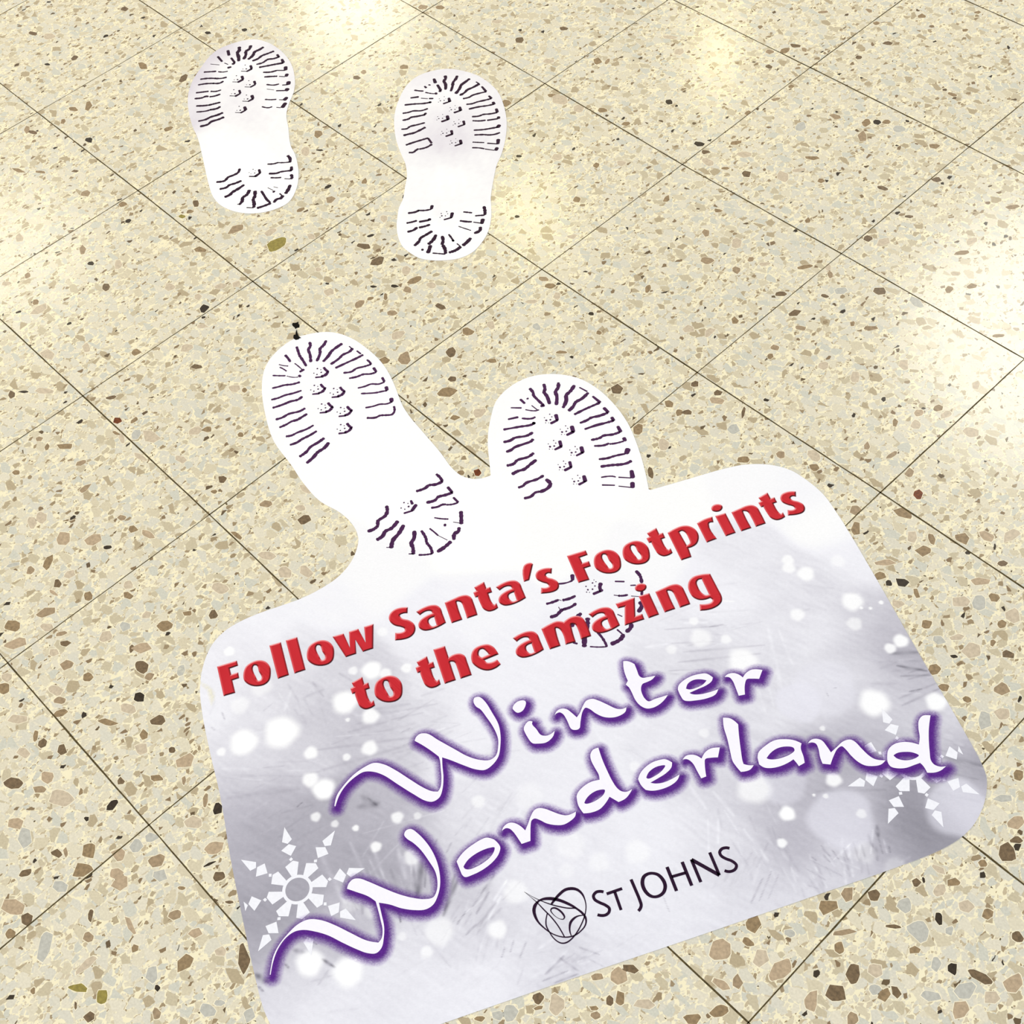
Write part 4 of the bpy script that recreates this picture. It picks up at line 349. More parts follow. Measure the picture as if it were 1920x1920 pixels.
D['chip'] = [[-114607,6786,728,195,902,-954,"b"],[-115930,4581,920,456,451,-368,"b"],[-140156,11626,755,356,455,-353,"b"],[-136956,12978,834,685,804,-506,"t"],[-108134,21747,-104,989,819,-212,"b"],[-106909,1827,666,337,513,-426,"d"],[-117397,-3689,543,154,677,-683,"b"],[-115959,-3364,757,383,357,-281,"b"],[-114440,1612,148,484,576,-217,"b"],[-96058,-5937,468,688,789,-398,"b"],[-85341,-5026,377,327,427,-290,"d"],[-71311,-1215,780,681,714,-517,"b"],[-70905,5041,395,1142,837,-366,"b"],[-63603,7289,147,1657,1107,-351,"o"],[-66351,8224,310,886,640,-290,"t"],[-85467,-13321,603,326,811,-681,"b"],[-81777,-14274,420,368,412,-270,"d"],[-75700,-15563,211,607,737,-272,"b"],[-78269,-11603,691,219,642,-734,"t"],[-86979,-22264,26,462,593,-130,"b"],[-62718,-3876,659,961,496,-281,"t"],[-61204,-2055,261,730,611,-262,"t"],[-68337,-9073,661,582,692,-487,"t"],[-81104,-24492,463,410,564,-350,"b"],[-60797,-8198,62,651,708,-195,"d"],[-63431,-7414,402,355,524,-379,"t"],[-89215,-3411,425,624,574,-300,"b"],[-115280,32208,436,357,383,-279,"d"],[-110950,36875,434,355,377,-284,"d"],[-133217,26656,648,527,576,-389,"b"],[-127963,12623,191,657,623,-245,"b"],[-130214,8372,438,363,332,-208,"d"],[-128963,19801,150,521,380,-156,"d"],[-111474,19283,669,991,556,-308,"t"],[-116483,19231,1027,253,620,-680,"b"],[-109399,-10133,1205,481,345,-307,"b"],[-106192,-7899,781,521,288,-203,"b"],[-101905,-4007,510,436,281,-181,"b"],[-98982,12164,240,756,543,-230,"b"],[-79630,1244,482,417,368,-262,"o"],[-80474,4401,378,326,675,-487,"b"],[-79604,2751,345,506,368,-205,"b"],[-78706,27562,558,472,867,-699,"b"],[-93750,37560,26,647,787,-292,"t"],[-64992,18979,459,673,696,-445,"b"],[-67615,20580,226,656,339,-165,"d"],[-66738,14402,223,644,463,-218,"b"],[-60811,11759,639,335,397,-408,"t"],[-76980,23616,551,469,854,-680,"t"],[-75387,25252,560,366,192,-174,"d"],[-73440,-23456,125,354,270,-94,"d"],[-81283,-27314,165,476,279,-92,"d"],[-59428,-9353,247,219,219,-159,"d"],[-58074,-10496,589,524,361,-262,"t"],[-49682,6169,591,521,635,-516,"t"],[-54469,8029,351,308,365,-294,"t"],[-87992,-25404,446,652,458,-209,"t"],[-95346,-18559,-152,711,922,-99,"t"],[-79408,-24929,-87,1450,851,-133,"t"],[-91379,61315,731,594,686,-606,"b"],[-88989,63123,668,542,486,-436,"b"],[-78351,66658,663,725,427,-362,"t"],[-71614,65442,580,477,620,-596,"b"],[-68103,72453,581,475,439,-438,"b"],[-64274,82021,700,569,523,-548,"t"],[-63663,64514,680,562,508,-500,"t"],[-81241,47988,638,529,455,-395,"b"],[-85449,42767,408,339,517,-434,"b"],[-85272,41067,581,483,460,-384,"b"],[-61197,52465,662,555,654,-621,"b"],[-55135,58715,1219,564,896,-1117,"t"],[-56830,58588,605,506,355,-350,"b"],[-51266,59050,869,404,606,-769,"t"],[-57458,69646,561,464,658,-675,"b"],[-56179,70703,-188,665,344,-69,"b"],[-52660,81945,1139,690,382,-464,"t"],[-48955,80036,100,1005,677,-370,"t"],[-41409,69455,407,341,478,-522,"d"],[-39899,69453,213,179,222,-244,"d"],[-48038,61183,663,308,371,-481,"b"],[-42926,61094,583,492,372,-391,"b"],[-39561,51081,-109,634,488,-117,"b"],[-50221,44824,401,341,212,-204,"d"],[-45450,48504,732,624,518,-514,"t"],[-37017,53900,617,527,425,-446,"t"],[-26321,52411,-117,813,491,-124,"b"],[-36383,43635,404,348,485,-490,"b"],[-40458,35159,282,244,253,-242,"d"],[-64206,25128,-215,646,552,-48,"b"],[-49162,14900,382,1053,841,-420,"b"],[-53136,15661,1063,557,444,-478,"b"],[-54094,17860,203,568,261,-131,"d"],[-42065,16007,383,1039,567,-292,"b"],[-43256,13275,525,362,205,-201,"d"],[-45551,11156,439,303,195,-187,"d"],[-41343,14005,684,68,242,-509,"b"],[-39394,16917,715,380,406,-466,"t"],[-44471,16559,772,219,437,-645,"t"],[-44407,7501,5,818,587,-156,"b"],[-44063,9224,178,482,324,-159,"b"],[-42571,10922,243,215,544,-466,"b"],[-39482,9519,528,468,466,-401,"b"],[-35236,14915,807,236,271,-418,"b"],[-28061,28568,753,293,297,-429,"b"],[-26373,28153,571,503,380,-374,"b"],[-31225,37509,590,513,398,-400,"t"],[-24327,27371,472,417,498,-494,"t"],[-15632,36916,422,21,313,-836,"b"],[-18231,28138,324,288,240,-245,"d"],[-27161,17236,421,374,623,-583,"t"],[-28716,14259,654,583,563,-517,"b"],[-35625,7193,136,1032,716,-246,"t"],[-26219,24296,623,704,333,-285,"t"],[-14917,26327,320,285,292,-300,"b"],[-22073,21308,463,412,485,-473,"g"],[-55395,21605,412,357,600,-513,"t"],[-32303,108015,730,184,257,-464,"b"],[-37851,102996,587,644,262,-293,"b"],[-24978,112211,546,445,405,-546,"b"],[-18633,118502,488,397,281,-396,"b"],[-29334,106033,438,358,295,-382,"b"],[-37697,89317,492,406,423,-502,"b"],[-35990,91029,282,805,534,-415,"b"],[-35490,93087,802,342,322,-487,"b"],[-33742,93185,611,89,255,-502,"b"],[-25911,97052,499,303,264,-377,"b"],[-35261,86208,486,403,370,-439,"b"],[-29347,84639,358,526,317,-308,"b"],[-29113,80617,435,638,283,-271,"b"],[-24755,102830,645,531,313,-410,"b"],[-17355,113354,428,351,248,-347,"b"],[-9351,98745,724,201,194,-385,"b"],[-19491,83199,868,391,340,-538,"b"],[-30294,75238,200,556,370,-273,"b"],[-13961,86078,456,384,387,-502,"d"],[-15100,84951,255,688,704,-574,"b"],[-12898,87084,455,384,321,-420,"b"],[-13442,81961,502,425,828,-1062,"b"],[-4091,87084,706,448,335,-514,"b"],[-31095,64813,618,524,417,-467,"d"],[-29029,64114,511,435,384,-432,"b"],[-26975,68692,631,702,362,-373,"b"],[-24299,67435,911,776,508,-590,"t"],[-27325,62598,1042,97,303,-664,"t"],[-16030,73403,884,567,333,-460,"b"],[-24311,63195,453,387,239,-274,"b"],[-21129,64275,499,427,495,-576,"b"],[-16675,67195,1043,-21,364,-1045,"t"],[-15761,69974,789,881,297,-322,"t"],[-11830,70200,392,336,309,-383,"b"],[-4093,74725,803,260,223,-426,"b"],[-10367,87019,753,636,479,-634,"g"],[-22017,78008,129,942,752,-442,"g"],[652,81262,576,494,289,-395,"b"],[12041,83228,708,795,286,-369,"b"],[2456,72314,470,407,202,-270,"b"],[-18926,55469,590,290,237,-344,"b"],[-7829,62312,334,289,415,-509,"b"],[894,64978,512,446,426,-549,"b"],[2965,65717,419,1067,610,-486,"t"],[-13271,46575,754,661,479,-539,"b"],[-8922,47860,637,154,310,-617,"b"],[-8759,50909,182,471,355,-251,"b"],[-6705,51371,652,571,289,-341,"t"],[-2095,54701,571,830,317,-303,"b"],[12330,71023,732,825,280,-345,"b"],[11927,73864,159,859,546,-353,"t"],[15300,64057,461,407,422,-583,"b"],[17156,66515,531,468,399,-560,"b"],[8547,57643,672,593,470,-612,"b"],[-1270,48336,619,546,331,-397,"b"],[2528,46779,381,954,459,-332,"b"],[3544,51991,483,248,180,-291,"b"],[-2513,40280,360,320,494,-569,"b"],[11918,51336,588,668,378,-430,"b"],[4957,45140,633,332,220,-349,"b"],[-3690,36330,170,986,560,-270,"t"],[4524,54232,587,518,428,-539,"g"],[13477,59182,1106,-117,145,-702,"g"],[-6293,34903,631,562,613,-680,"t"],[-17149,50748,433,377,557,-627,"b"],[-12456,52130,782,181,483,-952,"t"],[25120,61219,597,533,186,-267,"b"],[1479,55723,135,343,604,-456,"b"],[412,56665,322,282,443,-552,"t"],[14138,67078,589,396,235,-370,"t"],[9564,50346,308,274,358,-456,"b"],[-67819,-36710,386,349,612,-372,"b"],[-66963,-35186,579,523,218,-134,"d"],[-64833,-33131,1084,786,473,-341,"t"],[-52463,-29086,466,423,511,-343,"r"],[-56621,-27250,535,607,322,-187,"b"],[-50749,-27444,-74,617,454,-44,"b"],[-61218,-19998,253,695,676,-252,"b"],[-52311,-15766,749,536,361,-299,"b"],[-70490,-28985,1296,456,645,-713,"t"],[-67444,-24420,493,441,744,-485,"t"],[-56308,-14601,298,814,664,-263,"t"],[-46567,-27518,1377,374,553,-817,"t"],[-48389,-28760,506,461,786,-537,"g"],[-42898,-22713,336,879,757,-292,"t"],[-37631,-18959,343,313,349,-263,"b"],[-33384,-25237,422,388,539,-398,"b"],[-32502,-27195,249,359,370,-201,"b"],[-54162,-36740,922,842,469,-299,"b"],[-55746,-38395,399,151,381,-434,"b"],[-57898,-38391,306,443,453,-208,"b"],[-49867,-36733,286,752,430,-143,"b"],[-45739,-38793,5,977,465,-61,"b"],[-49413,-30405,124,328,930,-328,"t"],[-50773,-30512,661,243,187,-225,"b"],[-44692,-30562,1136,222,196,-352,"t"],[-40256,-27114,1050,200,285,-531,"t"],[-25757,-23702,619,571,479,-369,"b"],[-22004,-21084,469,434,391,-310,"t"],[-20154,-21970,256,920,677,-231,"b"],[-40899,-45284,515,743,1138,-526,"c"],[-37884,-42595,306,1166,866,-222,"c"],[-46225,-46701,529,490,749,-463,"t"],[-46006,-45335,879,350,524,-608,"t"],[-35478,-38079,475,441,473,-322,"b"],[-33306,-37204,1016,305,244,-374,"c"],[-38037,-38072,418,387,361,-244,"b"],[-35489,-41988,288,415,326,-158,"d"],[-39171,-48671,639,204,678,-961,"b"],[-42207,-51988,467,869,346,-125,"g"],[-39812,-50936,384,359,534,-330,"b"],[-35551,-47761,114,796,643,-112,"t"],[-35471,-49622,91,632,711,-120,"b"],[-30921,-47882,458,430,618,-404,"b"],[-27343,-44343,655,413,359,-332,"b"],[-32766,-52827,493,1223,671,-199,"b"],[-28678,-43438,500,469,503,-341,"t"],[-19677,-35647,1134,453,397,-551,"t"],[-20231,-43640,522,748,647,-327,"b"],[-23731,-47187,258,631,770,-251,"g"],[-34220,-56843,827,780,677,-411,"b"],[-30906,-53995,751,482,522,-451,"t"],[-31734,-57973,766,1100,738,-318,"c"],[-24381,-49636,-55,837,870,-34,"t"],[-19863,-47589,730,1046,698,-343,"c"],[-20602,-48391,278,118,354,-463,"b"],[-28777,-53273,399,573,305,-138,"b"],[-27170,-53653,428,614,483,-219,"b"],[-27142,-55339,590,382,415,-362,"t"],[-19682,-40681,339,487,413,-214,"b"],[-17226,-38543,222,538,627,-229,"b"],[-23215,-44360,240,586,515,-173,"t"],[-24697,-29397,933,114,121,-319,"b"],[-15631,-28691,847,329,424,-620,"t"],[-13664,-26851,1104,222,295,-660,"t"],[-19311,-28663,905,557,413,-428,"t"],[-23819,-18608,958,348,387,-561,"t"],[-21135,-54351,515,490,517,-338,"b"],[-28394,-61261,481,458,537,-324,"t"],[-24516,-55222,293,711,634,-188,"b"],[-17536,-48926,122,703,894,-162,"b"],[-15788,-49096,237,566,486,-160,"b"],[-13661,-45910,393,373,599,-426,"g"],[-44955,-14534,654,590,527,-394,"t"],[-43665,-13806,279,252,328,-247,"b"],[-55124,-43717,365,335,399,-243,"b"],[-41840,-21540,456,415,446,-326,"b"],[-34688,-50699,715,175,115,-204,"c"],[4648,40034,523,279,262,-408,"b"],[5249,38406,91,492,426,-215,"b"],[5106,27799,979,404,303,-524,"c"],[4402,28949,430,388,357,-406,"b"],[1043,28101,391,352,397,-442,"b"],[3645,23716,512,464,305,-338,"b"],[9001,28573,221,122,576,-880,"b"],[9938,25577,784,233,376,-787,"g"],[20849,42365,250,226,259,-338,"d"],[25529,43560,539,145,251,-622,"c"],[24348,40162,270,148,369,-645,"b"],[28170,45553,329,778,496,-396,"t"],[26445,41591,409,371,485,-650,"t"],[15790,42980,677,179,368,-848,"t"],[11435,41812,474,425,447,-554,"t"],[19044,48853,510,458,663,-881,"t"],[28054,52156,542,137,276,-717,"t"],[16988,26465,426,390,415,-497,"b"],[14182,22728,616,564,356,-413,"b"],[20275,29083,912,270,314,-715,"t"],[21444,27642,638,192,225,-515,"b"],[24089,34713,284,260,487,-627,"b"],[27231,35641,122,945,328,-143,"b"],[30507,34887,477,437,504,-673,"b"],[33357,32852,376,346,450,-604,"r"],[33712,29385,1055,321,248,-627,"b"],[30988,23772,465,431,613,-782,"b"],[29254,25812,470,434,500,-638,"b"],[32174,45221,1035,567,347,-650,"t"],[40982,31081,875,267,321,-868,"b"],[42951,33266,902,164,164,-571,"c"],[44991,35339,309,1265,612,-352,"t"],[38876,26468,697,519,385,-603,"b"],[36631,22096,831,776,272,-356,"c"],[37341,20157,412,589,373,-363,"b"],[38703,20057,261,245,266,-349,"d"],[39836,21188,778,462,307,-553,"d"],[41834,21120,154,348,569,-418,"b"],[41174,18476,722,332,263,-563,"t"],[36640,27224,533,310,417,-752,"t"],[38475,28573,157,359,642,-487,"b"],[46274,27492,848,794,325,-461,"c"],[46242,23576,658,618,501,-698,"t"],[47745,24822,583,548,707,-999,"g"],[48590,26620,505,299,284,-557,"b"],[51577,25939,745,445,467,-934,"t"],[51361,24257,479,287,275,-545,"b"],[45193,18438,354,506,415,-417,"b"],[48778,19373,538,509,277,-385,"t"],[47480,17659,656,306,245,-549,"g"],[50813,19042,1034,483,378,-876,"t"],[54124,21319,667,225,191,-565,"b"],[49363,14166,611,375,329,-618,"b"],[49967,17057,307,235,124,-200,"d"],[42798,29772,330,193,122,-231,"d"],[52049,21498,249,236,271,-387,"b"],[46599,31229,446,416,254,-367,"b"],[9824,32190,340,307,178,-210,"d"],[26895,45806,494,447,310,-424,"b"],[-14306,-51528,802,348,366,-490,"d"],[-21019,-58461,510,488,410,-261,"b"],[-19425,-59276,328,784,462,-133,"b"],[-14327,-56062,988,703,329,-285,"b"],[-10175,-51764,616,881,700,-346,"b"],[-22429,-58068,593,565,621,-393,"t"],[-27350,-62265,558,532,638,-384,"b"],[-22505,-63353,898,860,512,-313,"t"],[-14068,-53343,904,396,397,-528,"t"],[-17657,-62999,464,310,463,-405,"b"],[-15238,-61770,320,457,655,-291,"b"],[-18131,-65180,574,553,593,-364,"t"],[-19025,-63050,261,174,553,-481,"b"],[-9870,-53942,342,329,572,-393,"b"],[-3528,-52502,427,989,832,-275,"c"],[-5755,-52798,285,275,352,-249,"b"],[-8484,-55269,528,508,658,-452,"t"],[-15716,-68092,716,692,675,-410,"b"],[-13528,-64909,903,263,316,-618,"c"],[-6849,-59214,456,208,275,-373,"b"],[-4247,-56093,572,460,337,-277,"b"],[-1684,-54069,184,178,448,-320,"b"],[-10138,-65258,1419,661,559,-721,"t"],[-12868,-66398,530,618,404,-210,"b"],[-9082,-63184,208,201,418,-271,"b"],[-11228,-70472,886,606,510,-442,"c"],[-5814,-64473,256,249,271,-177,"d"],[-5120,-61584,-18,843,466,-2,"d"],[3901,-53420,430,290,504,-520,"d"],[2107,-53834,260,175,547,-559,"b"],[3243,-56251,719,699,557,-401,"t"],[902,-62425,302,687,841,-251,"g"],[1258,-60643,574,559,431,-298,"g"],[3904,-61766,257,789,795,-179,"b"],[-2463,-66425,779,370,548,-737,"b"],[7334,-56433,608,865,704,-359,"c"],[320,-64277,868,411,395,-547,"c"],[1988,-65749,530,519,550,-369,"c"],[-1207,-68176,557,983,762,-271,"b"],[-4789,-69125,518,357,374,-337,"b"],[-4157,-68365,139,198,547,-239,"b"],[-5426,-72870,278,634,429,-108,"b"],[8468,-57866,217,657,166,-41,"d"],[-9020,-70660,701,482,846,-741,"g"],[-3119,-75750,1179,826,652,-571,"c"],[-786,-75499,523,516,591,-364,"b"],[3809,-70296,229,190,571,-448,"b"],[3198,-66096,-192,878,860,132,"c"],[5609,-62482,562,550,621,-434,"g"],[-1342,-70967,761,529,505,-460,"g"],[8437,-61649,313,307,179,-127,"b"],[13447,-58915,309,304,141,-105,"b"],[10447,-63895,480,473,476,-337,"b"],[5649,-71839,412,406,486,-317,"b"],[7975,-67943,77,344,1242,-161,"c"],[3100,-75685,612,366,1039,-1136,"g"],[-688,-77560,417,411,504,-306,"b"],[10304,-68960,435,214,304,-439,"b"],[19342,-61453,389,458,1269,-796,"b"],[13520,-63538,453,643,484,-239,"c"],[17006,-62724,593,416,438,-464,"t"],[15389,-66144,736,173,261,-904,"b"],[9483,-75554,744,669,356,-258,"o"],[11983,-74265,432,429,610,-404,"o"],[15441,-69685,232,230,300,-209,"d"],[13830,-69239,592,420,696,-697,"g"],[12767,-76378,461,460,415,-271,"b"],[17459,-71202,294,293,478,-332,"b"],[10784,-76722,133,132,422,-272,"b"],[6329,-79123,188,187,332,-206,"b"],[21225,-65951,392,390,253,-186,"g"],[21027,-67272,943,472,363,-572,"g"],[8010,-73714,13,1187,468,16,"t"],[24369,-64563,388,387,563,-426,"g"],[10307,-58019,487,478,443,-327,"b"],[51530,13095,483,298,268,-508,"b"],[56189,17228,794,489,359,-719,"b"],[54264,13542,346,331,228,-319,"b"],[57117,12776,547,524,693,-985,"g"],[57975,14654,616,589,440,-634,"t"],[63803,6410,721,698,233,-336,"g"],[63463,9774,452,288,279,-575,"b"],[66268,5043,646,628,424,-618,"c"],[67458,3465,480,468,251,-366,"b"],[67653,1628,449,769,767,-673,"b"],[66545,-929,350,342,250,-355,"b"],[63753,-4594,851,-21,10,-398,"t"],[65614,-4759,421,596,394,-390,"b"],[63014,-7307,381,374,312,-419,"b"],[65167,-6378,577,108,125,-726,"t"],[63352,-6580,74,105,267,-258,"d"],[60829,-11293,476,467,402,-520,"b"],[58863,-13092,638,268,280,-771,"b"],[58222,-15422,477,1004,687,-422,"b"],[63604,-10000,742,147,137,-763,"g"],[66867,-8851,233,330,482,-468,"d"],[68102,-5835,637,425,276,-553,"t"],[69963,-5033,372,366,372,-529,"b"],[68313,-9081,371,366,267,-369,"g"],[73416,-4928,635,52,35,-480,"b"],[66261,-11232,1144,114,99,-1043,"g"],[64212,-12541,569,466,124,-195,"b"],[61020,-16532,746,881,247,-263,"b"],[61666,-18047,142,487,596,-227,"b"],[67088,-13062,492,487,241,-323,"b"],[53393,-26480,874,388,411,-1016,"c"],[54935,-23940,588,136,98,-453,"b"],[54007,-22036,572,564,656,-768,"b"],[57247,-20382,378,373,291,-351,"g"],[56866,-24304,627,278,362,-934,"t"],[59036,-23901,166,1364,830,-125,"c"],[56748,-27657,402,400,572,-661,"b"],[64310,-19166,622,346,438,-988,"b"],[65625,-17368,683,298,237,-690,"t"],[64173,-21750,831,573,489,-886,"b"],[70824,-11968,305,430,430,-420,"d"],[73271,-10765,1158,238,75,-505,"b"],[68300,-17648,118,390,678,-267,"b"],[67724,-18705,515,354,329,-623,"b"],[66748,-18826,329,464,376,-343,"g"],[63072,-24058,554,384,535,-950,"c"],[70919,-15527,748,514,240,-473,"g"],[75734,-9050,155,1013,686,-152,"c"],[72897,-12837,509,1044,610,-413,"g"],[73642,-14735,536,533,497,-692,"c"],[75092,-11618,596,593,395,-565,"t"],[66920,-22625,360,359,418,-532,"b"],[57453,-31103,420,873,443,-237,"b"],[55863,-29028,905,224,85,-394,"c"],[55949,-33566,612,610,341,-379,"b"],[69468,-12695,366,362,418,-571,"g"],[43839,-42829,440,438,374,-365,"b"],[45654,-41882,563,561,675,-670,"t"],[46569,-37138,442,438,247,-254,"b"],[48021,-35573,383,807,710,-348,"c"],[48414,-34182,721,329,215,-492,"b"],[49096,-37967,287,201,290,-433,"b"],[49601,-37096,374,372,479,-501,"b"],[48457,-39580,395,185,106,-238,"b"],[44586,-43435,306,432,180,-122,"b"],[51696,-35867,805,801,442,-472,"t"],[49063,-39949,372,371,269,-276,"b"],[42955,-45793,564,562,561,-535,"g"],[41199,-48274,376,375,189,-176,"b"],[42202,-46787,502,500,376,-355,"g"],[-27618,10072,562,310,632,-745,"b"],[-33316,2748,330,865,677,-328,"b"],[-31560,4987,649,581,876,-762,"b"],[-22545,4829,833,947,626,-495,"b"],[-5922,20470,683,378,502,-687,"b"],[-16126,20268,589,527,233,-232,"b"],[-22179,12735,638,572,299,-280,"b"],[-16671,5293,706,640,623,-578,"t"],[-9475,-1696,382,351,425,-394,"r"],[-10984,-3277,340,312,321,-293,"b"],[898,17351,315,771,688,-416,"b"],[6963,13198,194,279,713,-581,"b"],[903,23292,514,285,348,-499,"b"],[-23739,6888,453,408,358,-325,"b"],[-18371,2502,530,481,343,-311,"b"],[5066,17740,545,498,595,-646,"t"],[2876,23019,342,310,408,-449,"b"]]
D['pxvec'] = [[0.0004394012210380549,0.0004192823535712764],[0.0004817767642170401,-0.0004900786210901842]]
D['soft1'] = [[-109005,32205,212],[-109723,29293,214],[-107540,34574,240],[-107505,25405,212],[-104974,21894,214],[-100767,18093,232],[-97617,16264,220],[-106318,35968,248],[-103150,37024,226],[-99664,36637,240],[-93146,33596,238],[-104613,27803,251],[-101298,23115,250],[-104371,29894,248],[-98113,25774,236],[-93637,24077,238],[-94724,20479,240],[-96537,30773,246],[-90590,28430,248],[-91512,17018,251],[-89608,22130,240],[-85111,24172,246],[-85552,16896,253],[-78348,14647,253],[-80230,9746,253],[-72095,15112,251],[-78501,21195,248],[-72354,10078,253]]
D['soft2'] = [[-74361,51786,234],[-75624,48176,236],[-74510,43685,240],[-70701,38071,242],[-66045,35159,246],[-69479,53289,236],[-62743,51757,238],[-57855,48903,238],[-54393,45046,238],[-71443,44469,248],[-69452,49704,249],[-66895,43886,234],[-67382,40870,232],[-63098,42762,232],[-61971,39459,222],[-64413,38237,230],[-59855,42098,224],[-59828,45524,243],[-69718,40639,247],[-59405,38280,226],[-61506,35660,240],[-56835,40466,240],[-53524,40803,244],[-59935,32046,246],[-57686,35607,250],[-54274,33646,253],[-50861,34970,248],[-50786,38249,243],[-56502,30125,247],[-51281,29850,246],[-48543,30646,248],[-53204,25058,248],[-46284,26430,251],[-43506,30370,250],[-49059,22494,252],[-43482,22839,250],[-41335,26207,252]]
D['grit'] = [[[-48600,-1536],[-48722,-1261],[-48471,-1102],[-48334,-853],[-48326,-590],[-47936,-882],[-47662,-893],[-47272,-1246],[-47473,-1489],[-47470,-1803],[-47841,-1688],[-48216,-1704]],[[-46604,-2487],[-47078,-2024],[-47300,-1715],[-46945,-1906],[-46656,-2091],[-46213,-2264],[-45670,-2472],[-45359,-2320],[-45458,-2596],[-45414,-2808],[-45640,-3160],[-46014,-3218],[-46467,-2994],[-46751,-2681]]]
D['smear'] = [[-14642,-46076],[-13585,-45572],[-12069,-45325],[-10669,-45082],[-9245,-44709],[-8074,-44864],[-7132,-45712],[-6997,-46355],[-8029,-45988],[-9232,-45579],[-10538,-45647],[-12159,-45808],[-13341,-46138],[-14172,-46330]]


# ------------------------------------------------------------------ floor: terrazzo tiles


def floor_material():
    m = bpy.data.materials.new('terrazzo_tile')
    m.use_nodes = True
    nt = m.node_tree
    N, L = nt.nodes, nt.links
    b = N['Principled BSDF']

    def math_(op, a, c=None, clamp=False):
        n = N.new('ShaderNodeMath')
        n.operation = op
        n.use_clamp = clamp
        for i, s in enumerate((a, c)):
            if s is None:
                continue
            if isinstance(s, (int, float)):
                n.inputs[i].default_value = s
            else:
                L.new(s, n.inputs[i])
        return n.outputs[0]

    def vec(op, a, c=None, scale=None):
        n = N.new('ShaderNodeVectorMath')
        n.operation = op
        for i, s in enumerate((a, c)):
            if s is None:
                continue
            if isinstance(s, tuple):
                n.inputs[i].default_value = s
            else:
                L.new(s, n.inputs[i])
        if scale is not None:
            n.inputs['Scale'].default_value = scale
        return n.outputs[0]

    def mix(f, a, c):
        n = N.new('ShaderNodeMix')
        n.data_type = 'RGBA'
        if isinstance(f, (int, float)):
            n.inputs[0].default_value = f
        else:
            L.new(f, n.inputs[0])
        for i, s in ((6, a), (7, c)):
            if isinstance(s, tuple):
                n.inputs[i].default_value = s
            else:
                L.new(s, n.inputs[i])
        return n.outputs[2]

    tc = N.new('ShaderNodeTexCoord')
    co = tc.outputs['Object']
    # every tile is its own casting: jump the pattern from tile to tile
    cell = vec('FLOOR', vec('SCALE', co, scale=1 / 0.3))
    wn = N.new('ShaderNodeTexWhiteNoise')
    wn.noise_dimensions = '3D'
    L.new(vec('ADD', cell, (0.5, 0.5, 0.5)), wn.inputs['Vector'])
    cx = vec('MULTIPLY', vec('ADD', co, vec('SCALE', wn.outputs['Color'], scale=7.0)), (1, 1, 0))
    # break up the cell edges
    no = N.new('ShaderNodeTexNoise')
    no.inputs['Scale'].default_value = 95
    no.inputs['Detail'].default_value = 3
    L.new(cx, no.inputs['Vector'])
    wob = vec('SCALE', vec('SUBTRACT', no.outputs['Color'], (0.5, 0.5, 0.5)), scale=0.0048)
    cw = vec('MULTIPLY', vec('ADD', cx, wob), (1, 1, 0))

    def layer(scale, off, thr, keep, stops, rot=0.0, sx=1.0):
        mp = N.new('ShaderNodeMapping')
        mp.inputs['Location'].default_value = (off, off * 1.7, 0)
        mp.inputs['Rotation'].default_value = (0, 0, rot)
        mp.inputs['Scale'].default_value = (sx, 1 / sx, 1)
        L.new(cw, mp.inputs['Vector'])
        v = N.new('ShaderNodeTexVoronoi')
        v.voronoi_dimensions = '2D'
        v.inputs['Scale'].default_value = scale
        L.new(mp.outputs[0], v.inputs['Vector'])
        e = N.new('ShaderNodeTexVoronoi')
        e.voronoi_dimensions = '2D'
        e.feature = 'DISTANCE_TO_EDGE'
        e.inputs['Scale'].default_value = scale
        L.new(mp.outputs[0], e.inputs['Vector'])
        sp = N.new('ShaderNodeSeparateColor')
        L.new(v.outputs['Color'], sp.inputs[0])
        # chip size varies: the edge threshold is random per cell
        th = math_('ADD', math_('MULTIPLY', sp.outputs[1], thr), thr * 0.4)
        edge = math_('MULTIPLY', math_('SUBTRACT', e.outputs['Distance'], th), 30.0, True)
        on = math_('LESS_THAN', sp.outputs[0], keep)
        mask = math_('MULTIPLY', edge, on)
        r = N.new('ShaderNodeValToRGB')
        r.color_ramp.interpolation = 'CONSTANT'
        el = r.color_ramp.elements
        el[0].position = 0
        el[0].color = lin(stops[0][1])
        el[1].position = stops[1][0]
        el[1].color = lin(stops[1][1])
        for p, c in stops[2:]:
            q = el.new(p)
            q.color = lin(c)
        L.new(sp.outputs[2], r.inputs[0])
        return mask, r.outputs[0]

    # cement
    n2 = N.new('ShaderNodeTexNoise')
    n2.inputs['Scale'].default_value = 60
    n2.inputs['Detail'].default_value = 6
    L.new(cx, n2.inputs['Vector'])
    base = mix(n2.outputs['Fac'], lin((251, 241, 206)), lin((240, 230, 193)))
    pale = [(0, (227, 219, 196)), (.14, (218, 213, 195)), (.30, (224, 215, 189)), (.44, (220, 214, 194)),
            (.58, (208, 206, 190)), (.72, (215, 204, 175)), (.84, (202, 190, 160)), (.94, (184, 168, 136))]
    small = [(0, (226, 217, 192)), (.3, (216, 210, 190)), (.55, (211, 198, 170)), (.76, (198, 182, 150)),
             (.92, (164, 144, 112)), (.98, (100, 86, 62))]
    darks = [(0, (158, 138, 106)), (.4, (138, 116, 86)), (.75, (104, 86, 60)), (.88, (58, 48, 34))]
    col = base
